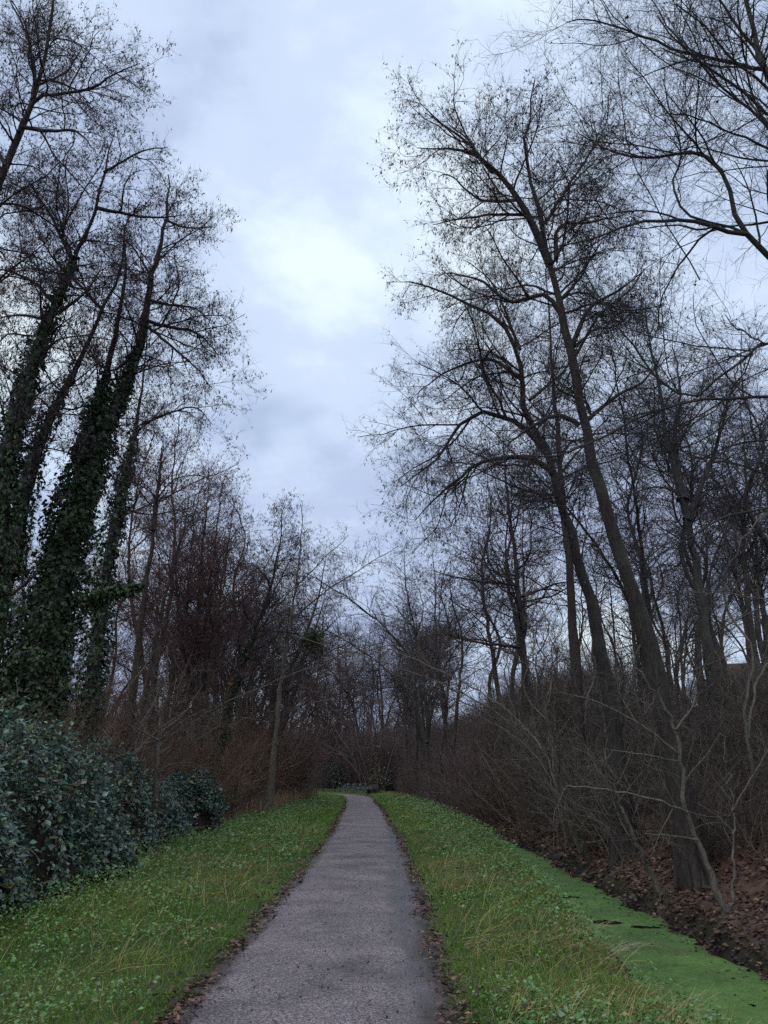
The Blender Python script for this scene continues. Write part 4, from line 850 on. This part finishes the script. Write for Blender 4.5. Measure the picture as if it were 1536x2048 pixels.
def verge(side, name, label, seed, nb, nw, ns):
    rng = np.random.default_rng(seed)
    def pts(n, y0=4.5, y1=74, p=2.5, wpow=1.0):
        y = y0 + (y1 - y0) * rng.random(n) ** p
        if side < 0:
            wd = np.interp(y, [5, 9, 12, 20, 30, 45, 60, 84], [3.7, 3.3, 3.3, 3.9, 3.7, 3.1, 3.0, 2.6]); x = pathc(y) - .90 - wd * rng.random(n) ** wpow - np.interp(y, [60, 66, 70, 74], [0, .35, 1.2, 2.6])
        else:
            wd = ditch_off(y) - ditch_hw(y) - .55 - .86; x = pathc(y) + .90 + wd * rng.random(n) ** wpow
        return x, y
    x, y = pts(nb); u = np.abs(x - pathc(y)); dst = np.maximum(y, 5)
    cl = fbm(x * .9, y * .9, seed + 1); fine = vnoise(x * 4, y * 4, seed + 2)
    keep = rng.random(nb) < sstep(.94, 1.16, u + .22 * (fine - .5)); x, y, u, dst, cl, fine = [q_[keep] for q_ in (x, y, u, dst, cl, fine)]; n = len(x)
    lod = np.maximum(dst / 9, .8)
    L = (.075 + .14 * rng.random(n)) * (.5 + .8 * cl) * np.interp(u, [.9, 1.5, 2.6, 4], [.75, .8, 1.1, 1.25]) * lod ** .25
    cl2 = fbm(x * .45 + 20, y * .45, seed + 3)
    w = np.clip(cl * 1.3 + cl2 * .9 - .72 + .28 * rng.standard_normal(n) + .14 * (u > 2.0), 0, .999) * 3.7; i0 = w.astype(int)
    dry = (rng.random(n) < .04 + .14 * sstep(.5, .75, cl2) * (u > 1.4))[:, None]
    col = (GR[i0] * (1 - (w - i0))[:, None] + GR[np.minimum(i0 + 1, 4)] * (w - i0)[:, None]) * (1 + .16 * rng.standard_normal((n, 1)))
    col = np.where(dry, np.array([.26, .20, .11]) * (.6 + .8 * rng.random((n, 1))), col)
    g = Geo(); blades(g, x, y, ground_z(x, y) - .01, L, (.0045 + .003 * rng.random(n)) * lod ** .8, .45 + .35 * rng.random(n), np.clip(col, .005, 1), rng)
    tag(g.build(name, M_GRASS, smooth=False), label, 'grass', kind='stuff')
    # broad-leaved weeds
    x, y = pts(nw, 5, 60, 2.4); u = np.abs(x - pathc(y)); cl = fbm(x * 1.1, y * 1.1, seed + 5)
    keep = rng.random(nw) < sstep(.36, .62, cl + .14 * (u - 2.0)) * sstep(1.0, 1.5, u); x, y, u = x[keep], y[keep], u[keep]; n = len(x); lod = np.maximum(y / 9, .8)
    z = ground_z(x, y) + (.05 + .20 * rng.random(n) ** .8) * np.interp(u, [1, 2, 3.5], [.6, .9, 1.35])
    g = Geo(); leaves(g, LEAF4, np.stack([x, y, z], -1), np.stack([rng.standard_normal(n), rng.standard_normal(n), .4 * rng.standard_normal(n) - .1], -1), unit(np.array([0, 0, 1.]) + .38 * rng.standard_normal((n, 3))),
                      (.022 + .036 * rng.random(n) ** 1.6) * lod ** .5, rcol(rng, n, [(.085, .205, .045), (.125, .245, .070), (.19, .29, .14), (.22, .28, .07)], [.35, .35, .2, .1]))
    tag(g.build('verge_weeds', M_WEED, smooth=False), ('low broad-leaved weeds among the grass left of the path' if side < 0 else 'low broad-leaved weeds among the grass beside the ditch'), 'weeds', kind='stuff')
    # straw-coloured stalks
    x, y = pts(ns, 5, 45, 2.2); u = np.abs(x - pathc(y)); cl = fbm(x * .8 + 3, y * .8, seed + 8); keep = (rng.random(ns) < .12 + sstep(.48, .60, cl)) & (u > 1.25); x, y = x[keep], y[keep]; n = len(x); lod = np.maximum(y / 9, .8)
    K = 4; P = np.zeros((n, K, 3)); P[:, 0] = np.stack([x, y, ground_z(x, y)], -1); L = (.13 + .26 * rng.random(n))
    main = np.array([.55, -.3, .0]) * (1 if side > 0 else .7); d = unit(main + np.stack([.6 * rng.standard_normal(n), .6 * rng.standard_normal(n), .55 + .6 * rng.random(n)], -1))
    for k in range(1, K): P[:, k] = P[:, k - 1] + d * (L / (K - 1))[:, None]; d = unit(d + .10 * rng.standard_normal((n, 3)) + np.array([0, 0, -.2]))
    P[:, :, 2] = np.maximum(P[:, :, 2], ground_z(P[:, :, 0], P[:, :, 1]) + .02)
    g = Geo(); tubes(g, P, (np.full((n, K), .0028) * np.linspace(1.1, .5, K)) * lod[:, None] ** .7, 3, rcol(rng, n, [(.36, .31, .13), (.27, .25, .09), (.22, .23, .07), (.38, .30, .17)]))
    tag(g.build('dry_stalks', M_DRY, smooth=False), ('straw-coloured fallen stalks in the grass left of the path' if side < 0 else 'straw-coloured fallen stalks in the grass beside the ditch'), 'dry stalks', kind='stuff')
verge(-1, 'verge_grass', 'short green grass on the verge left of the path', 101, 112000, 36000, 5200)
verge(1, 'verge_grass', 'short green grass on the verge between path and ditch', 102, 80000, 28000, 5200)

# far verge on the outside of the bend
rng = np.random.default_rng(111); n = 6000; x = -30 + 30 * rng.random(n); y = 86.5 + 4.5 * rng.random(n) - .9 * np.maximum(x + 8, 0); g = Geo()
blades(g, x, y, ground_z(x, y), .25 + .2 * rng.random(n), .06 + .03 * rng.random(n), .3 + .3 * rng.random(n), rcol(rng, n, [(.07, .13, .03), (.10, .14, .04)]), rng)
tag(g.build('verge_grass', M_GRASS, smooth=False), 'strip of grass on the outside of the far bend', 'grass', kind='stuff')
# tall dry grass standing against the left thicket
n = 5200; rng = np.random.default_rng(112); y = 30 + 32 * rng.random(n); x = pathc(y) - np.interp(y, [30, 40, 50, 62], [4.5, 3.9, 3.5, 3.3]) - 1.7 * rng.random(n) ** 1.3; g = Geo()
hh = (.4 + 1.0 * rng.random(n)) * np.interp(y, [30, 40, 60], [.5, 1, 1.1]); cl = fbm(x * .7, y * .5, 113); k_ = cl > .36
blades(g, x[k_], y[k_], ground_z(x[k_], y[k_]), hh[k_], .02 + .02 * rng.random(k_.sum()), .12 + .25 * rng.random(k_.sum()), rcol(rng, k_.sum(), [(.42, .30, .19), (.34, .24, .15), (.25, .16, .11)]), rng)
tag(g.build('tall_dry_grass', M_DRY, smooth=False), 'tall tawny dry grass standing at the edge of the left thicket', 'dry grass', kind='stuff')
# long pale stalks lying out over the duckweed
rng = np.random.default_rng(114); g = Geo(); a0 = unproj(1235, 1912, 9.9); n = 9; K = 6; P = np.zeros((n, K, 3))
for i in range(n):
    s = a0 + np.array([.08 * rng.standard_normal(), .12 * rng.standard_normal(), 0]); s[2] = -.25; t_ = np.array([a0[0] + .75 + .12 * rng.standard_normal(), a0[1] + .55 + .15 * rng.standard_normal(), WATER_Z + .05])
    for k in range(K): f = k / (K - 1); P[i, k] = s * (1 - f) + t_ * f + np.array([0, 0, .12 * math.sin(f * 3.14)])
tubes(g, P, np.full((n, K), .004) * np.linspace(1, .4, K), 3, rcol(rng, n, [(.28, .26, .15)]))
tag(g.build('reed_stalks', M_DRY, smooth=False), 'pale bent stalks leaning out over the duckweed', 'stalks', kind='stuff')

# ------------------------------------------------------------------ fallen leaves
DL = [(.105, .058, .042), (.072, .044, .036), (.14, .080, .052), (.050, .036, .033), (.20, .125, .078)]
def litter(name, label, x, y, z, size, rng, parent=None, tilt=.35, w=None):
    n = len(x); g = Geo()
    leaves(g, LEAF2, np.stack([x, y, z], -1), np.stack([rng.standard_normal(n), rng.standard_normal(n), .25 * rng.standard_normal(n)], -1), unit(np.array([0, 0, 1.]) + tilt * rng.standard_normal((n, 3))), size, rcol(rng, n, DL, w))
    return tag(g.build(name, M_LITTER, parent, smooth=False), label, None if parent else 'leaf litter', kind='stuff')
rng = np.random.default_rng(121); n = 24000
y = 7 + 33 * rng.random(n) ** 1.7; v = -.06 + 5.6 * rng.random(n) ** 1.6; x = pathc(y) + ditch_off(y) + ditch_hw(y) + v
litter('bank_leaf_litter', 'brown fallen leaves carpeting the right bank', x, y, ground_z(x, y) + .015 + .03 * rng.random(n), (.05 + .05 * rng.random(n)) * np.maximum(y / 12, .8) ** .5, rng)
n = 9000; y = 5 + 50 * rng.random(n) ** 2.1; sd_ = np.where(rng.random(n) < .5, -1, 1)
x = pathc(y) + sd_ * (1.02 + .08 * rng.standard_normal(n)) ; k_ = rng.random(n) < .08 + sstep(.38, .66, fbm(y * 1.4, sd_ * 5.0, 122)); x, y, sd_ = x[k_], y[k_], sd_[k_]
litter('edge_leaf_litter', 'dark fallen leaves gathered along both edges of the path', x, y, .012 + .02 * rng.random(len(x)), (.03 + .028 * rng.random(len(x))) * np.maximum(y / 10, .85) ** .5, rng)
n = 1500; y = 5 + 12 * rng.random(n) ** 1.3; sd_ = np.where(rng.random(n) < .45, -1, 1); x = pathc(y) + sd_ * (1.05 + 1.9 * rng.random(n) ** 1.4); k_ = fbm(x * 1.3, y * 1.3, 123) > .5; x, y = x[k_], y[k_]
litter('verge_leaf_litter', 'scattered brown leaves caught in the verge grass', x, y, ground_z(x, y) + .03 + .06 * rng.random(len(x)), .04 + .03 * rng.random(len(x)), rng)
n = 150; y = 7.5 + 16 * rng.random(n); x = pathc(y) + ditch_off(y) + ditch_hw(y) * np.where(rng.random(n) < .7, 1 - .5 * rng.random(n) ** 1.5, rng.uniform(-1, 1, n))
litter('floating_leaves', 'brown leaves floating on the duckweed', x, y, np.full(n, WATER_Z + .016), .04 + .03 * rng.random(n), rng, tilt=.08)
# the largest leaves on the path lie there one by one
from mathutils import Euler
MAPLE = (np.array([[0, 0, 0], [.15, .30, .05], [.42, .48, .10], [.48, .22, .03], [.8, .24, .08], [1, 0, -.02], [.8, -.24, .02], [.48, -.22, .03], [.42, -.48, .12], [.15, -.30, .05], [.4, 0, 0]]),
         np.array([[10, k, k + 1] for k in range(0, 9)] + [[10, 9, 0]]))
dead = []
for c in DL[:4]:
    gm = Geo(); gm.add(MAPLE[0] - np.array([.5, 0, 0]), tris=MAPLE[1], col=c); me = gm.mesh('fallen_leaf', smooth=False); me.materials.append(M_LITTER); dead.append(me)
n = 210
for i in range(n):
    yy = 5.6 + 8 * rng.random() ** 1.3; s_ = -1 if rng.random() < .55 else 1
    uu = s_ * (.99 + .07 * rng.standard_normal()) if i < 175 else rng.uniform(-.8, .8)
    o = bpy.data.objects.new('fallen_leaf', dead[i % 4]); COL.objects.link(o); o.parent = path
    o.location = (float(pathc(yy)) + uu, yy, .035 + .012 * rng.random()); o.rotation_euler = (.3 * rng.standard_normal(), .3 * rng.standard_normal(), rng.random() * 6.28)
    s_ = (.055 + .04 * rng.random()) * (1 if i < 175 else .55); o.scale = (s_, s_, s_)
# grit and bits of twig trodden into the path
n = 1500; y = 5 + 22 * rng.random(n) ** 1.6; x = pathc(y) + rng.uniform(-.93, .93, n); g = Geo()
a = rng.random(n) * 6.28; L = .004 + .014 * rng.random(n) ** 4; O = np.stack([x, y, np.full(n, .030)], -1) - np.array([0, 0, .016]) * (np.abs(x - pathc(y))[:, None] / .95) ** 2
spikes(g, O, O + np.stack([np.cos(a) * L * 2, np.sin(a) * L * 2, L * .4], -1), L * .4 + .002, rcol(rng, n, [(.03, .026, .026), (.06, .05, .045), (.22, .2, .19)], [.45, .3, .25]))
tag(g.build('path_grit', M_LITTER, smooth=False), 'dark grit and twig bits scattered on the gravel path', 'grit', kind='stuff')

# ------------------------------------------------------------------ small built things in the distance
def flat(name, col, rough=.8):
    m, n, l, b, out = mat_new(name); t = n.new('ShaderNodeTexCoord'); nz = N(n, 'ShaderNodeTexNoise', i_Scale=3.0, i_Detail=5.0); l.new(t.outputs['Object'], nz.inputs['Vector'])
    r = ramp(n, [(.3, tuple(c * .75 for c in col)), (.7, tuple(min(c * 1.2, 1) for c in col))]); l.new(nz.outputs[0], r.inputs[0]); l.new(r.outputs[0], b.inputs['Base Color']); b.inputs['Roughness'].default_value = rough
    return m
M_WALL, M_ROOF, M_GLASS, M_WOOD, M_GREEN = flat('render_wall', (.42, .39, .35)), flat('roof_tile', (.10, .060, .050)), flat('window_glass', (.03, .035, .04), .1), flat('weathered_wood', (.06, .05, .045)), flat('green_paint', (.05, .10, .07), .5)
def box(g, c, s, col=(1, 1, 1)):
    c = np.asarray(c, float); s = np.asarray(s, float) / 2
    v = c + s * np.array([[a, b, d] for a in (-1, 1) for b in (-1, 1) for d in (-1, 1)])
    g.add(v, quads=[[0, 1, 3, 2], [4, 6, 7, 5], [0, 4, 5, 1], [2, 3, 7, 6], [0, 2, 6, 4], [1, 5, 7, 3]], col=col)
def house(name, label, loc, rz, L, W, h, rise):
    e = empty(name, loc, label, 'house'); e.rotation_euler[2] = rz
    g = Geo(); box(g, (0, 0, h / 2 - .5), (L, W, h + 1)); 
    for sx in (-1, 1):
        x_ = sx * L / 2; g.add([[x_, -W / 2, h], [x_, W / 2, h], [x_, 0, h + rise]], tris=[[0, 1, 2]])
    g.build('wall', M_WALL, e, smooth=False)
    g = Geo(); o_ = .45
    for sy in (-1, 1):
        a = np.array([0, sy * (W / 2 + o_), h - o_ * rise / (W / 2)]); b = np.array([0, 0, h + rise]); n_ = np.array([0, sy * rise, W / 2]); n_ = n_ / np.linalg.norm(n_) * .16
        v = [p + np.array([sx * (L / 2 + o_), 0, 0]) + k * n_ + np.array([0, 0, .01]) for k in (0, 1) for p in (a, b) for sx in (-1, 1)]
        g.add(v, quads=[[0, 1, 3, 2], [4, 6, 7, 5], [0, 4, 5, 1], [2, 3, 7, 6], [0, 2, 6, 4], [1, 5, 7, 3]])
    rf = g.build('roof', M_ROOF, e, smooth=False)
    g = Geo(); box(g, (L * .25, .3, h + rise + .3), (.6, .6, 1.6)); g.build('chimney', M_ROOF, rf, smooth=False)
    for k in (-1, 0, 1):
        g = Geo(); box(g, (k * L * .3, -W / 2 - .01, h * .6), (1.2, .1, 1.2)); wdw = g.build('window', M_WOOD, e, smooth=False)
        for q_ in (-1, 1): g = Geo(); box(g, (k * L * .3 + q_ * .28, -W / 2 - .06, h * .6), (.48, .05, 1.02)); g.build('pane', M_GLASS, wdw, smooth=False)
house('hilltop_house', 'brown-roofed house half hidden on top of the right bank', (28.5, 53, float(ground_z(28.5, 53))), -.25, 11, 7, 2.0, 2.0)
p = unproj(690, 1500, 165); house('distant_house', 'pale distant house glimpsed through trees beyond the bend', (p[0], 165, float(ground_z(p[0], 165)) + .6), .2, 7, 6, 4.4, 1.6)
# marker post and low bench by the bend
p = unproj(755, 1580, 72); z0 = float(ground_z(p[0], 72)); e = empty('marker_post', (p[0], 72, z0), 'thin green marker post on the right before the bend', 'post')
g = Geo(); tubes(g, np.array([[[0, 0, -.2], [0, 0, .6], [0, 0, 1.25]]]), np.full((1, 3), .045), 8); g.build('shaft', M_GREEN, e)
g = Geo(); tubes(g, np.array([[[0, 0, 1.25], [0, 0, 1.29], [0, 0, 1.31]]]), np.array([[.055, .05, .004]]), 8); g.build('cap', M_GREEN, e)
p = unproj(742, 1581, 74); z0 = float(ground_z(p[0], 74)); e = empty('park_bench', (p[0], 74, z0), 'low dark bench at the path edge before the bend', 'bench'); e.rotation_euler[2] = -1.2
for k in range(3):
    g = Geo(); box(g, (0, -.15 + .15 * k, .44), (1.5, .12, .05)); g.build('slat', M_WOOD, e, smooth=False)
for k in range(2):
    g = Geo(); box(g, (0, .24 + .03 * k, .62 + .16 * k), (1.5, .04, .12)); g.build('back_slat', M_WOOD, e, smooth=False)
for k in (-1, 1):
    g = Geo(); box(g, (k * .6, 0, .2), (.08, .4, .44)); box(g, (k * .6, .295, .42), (.07, .06, .9)); g.build('leg', M_WOOD, e, smooth=False)
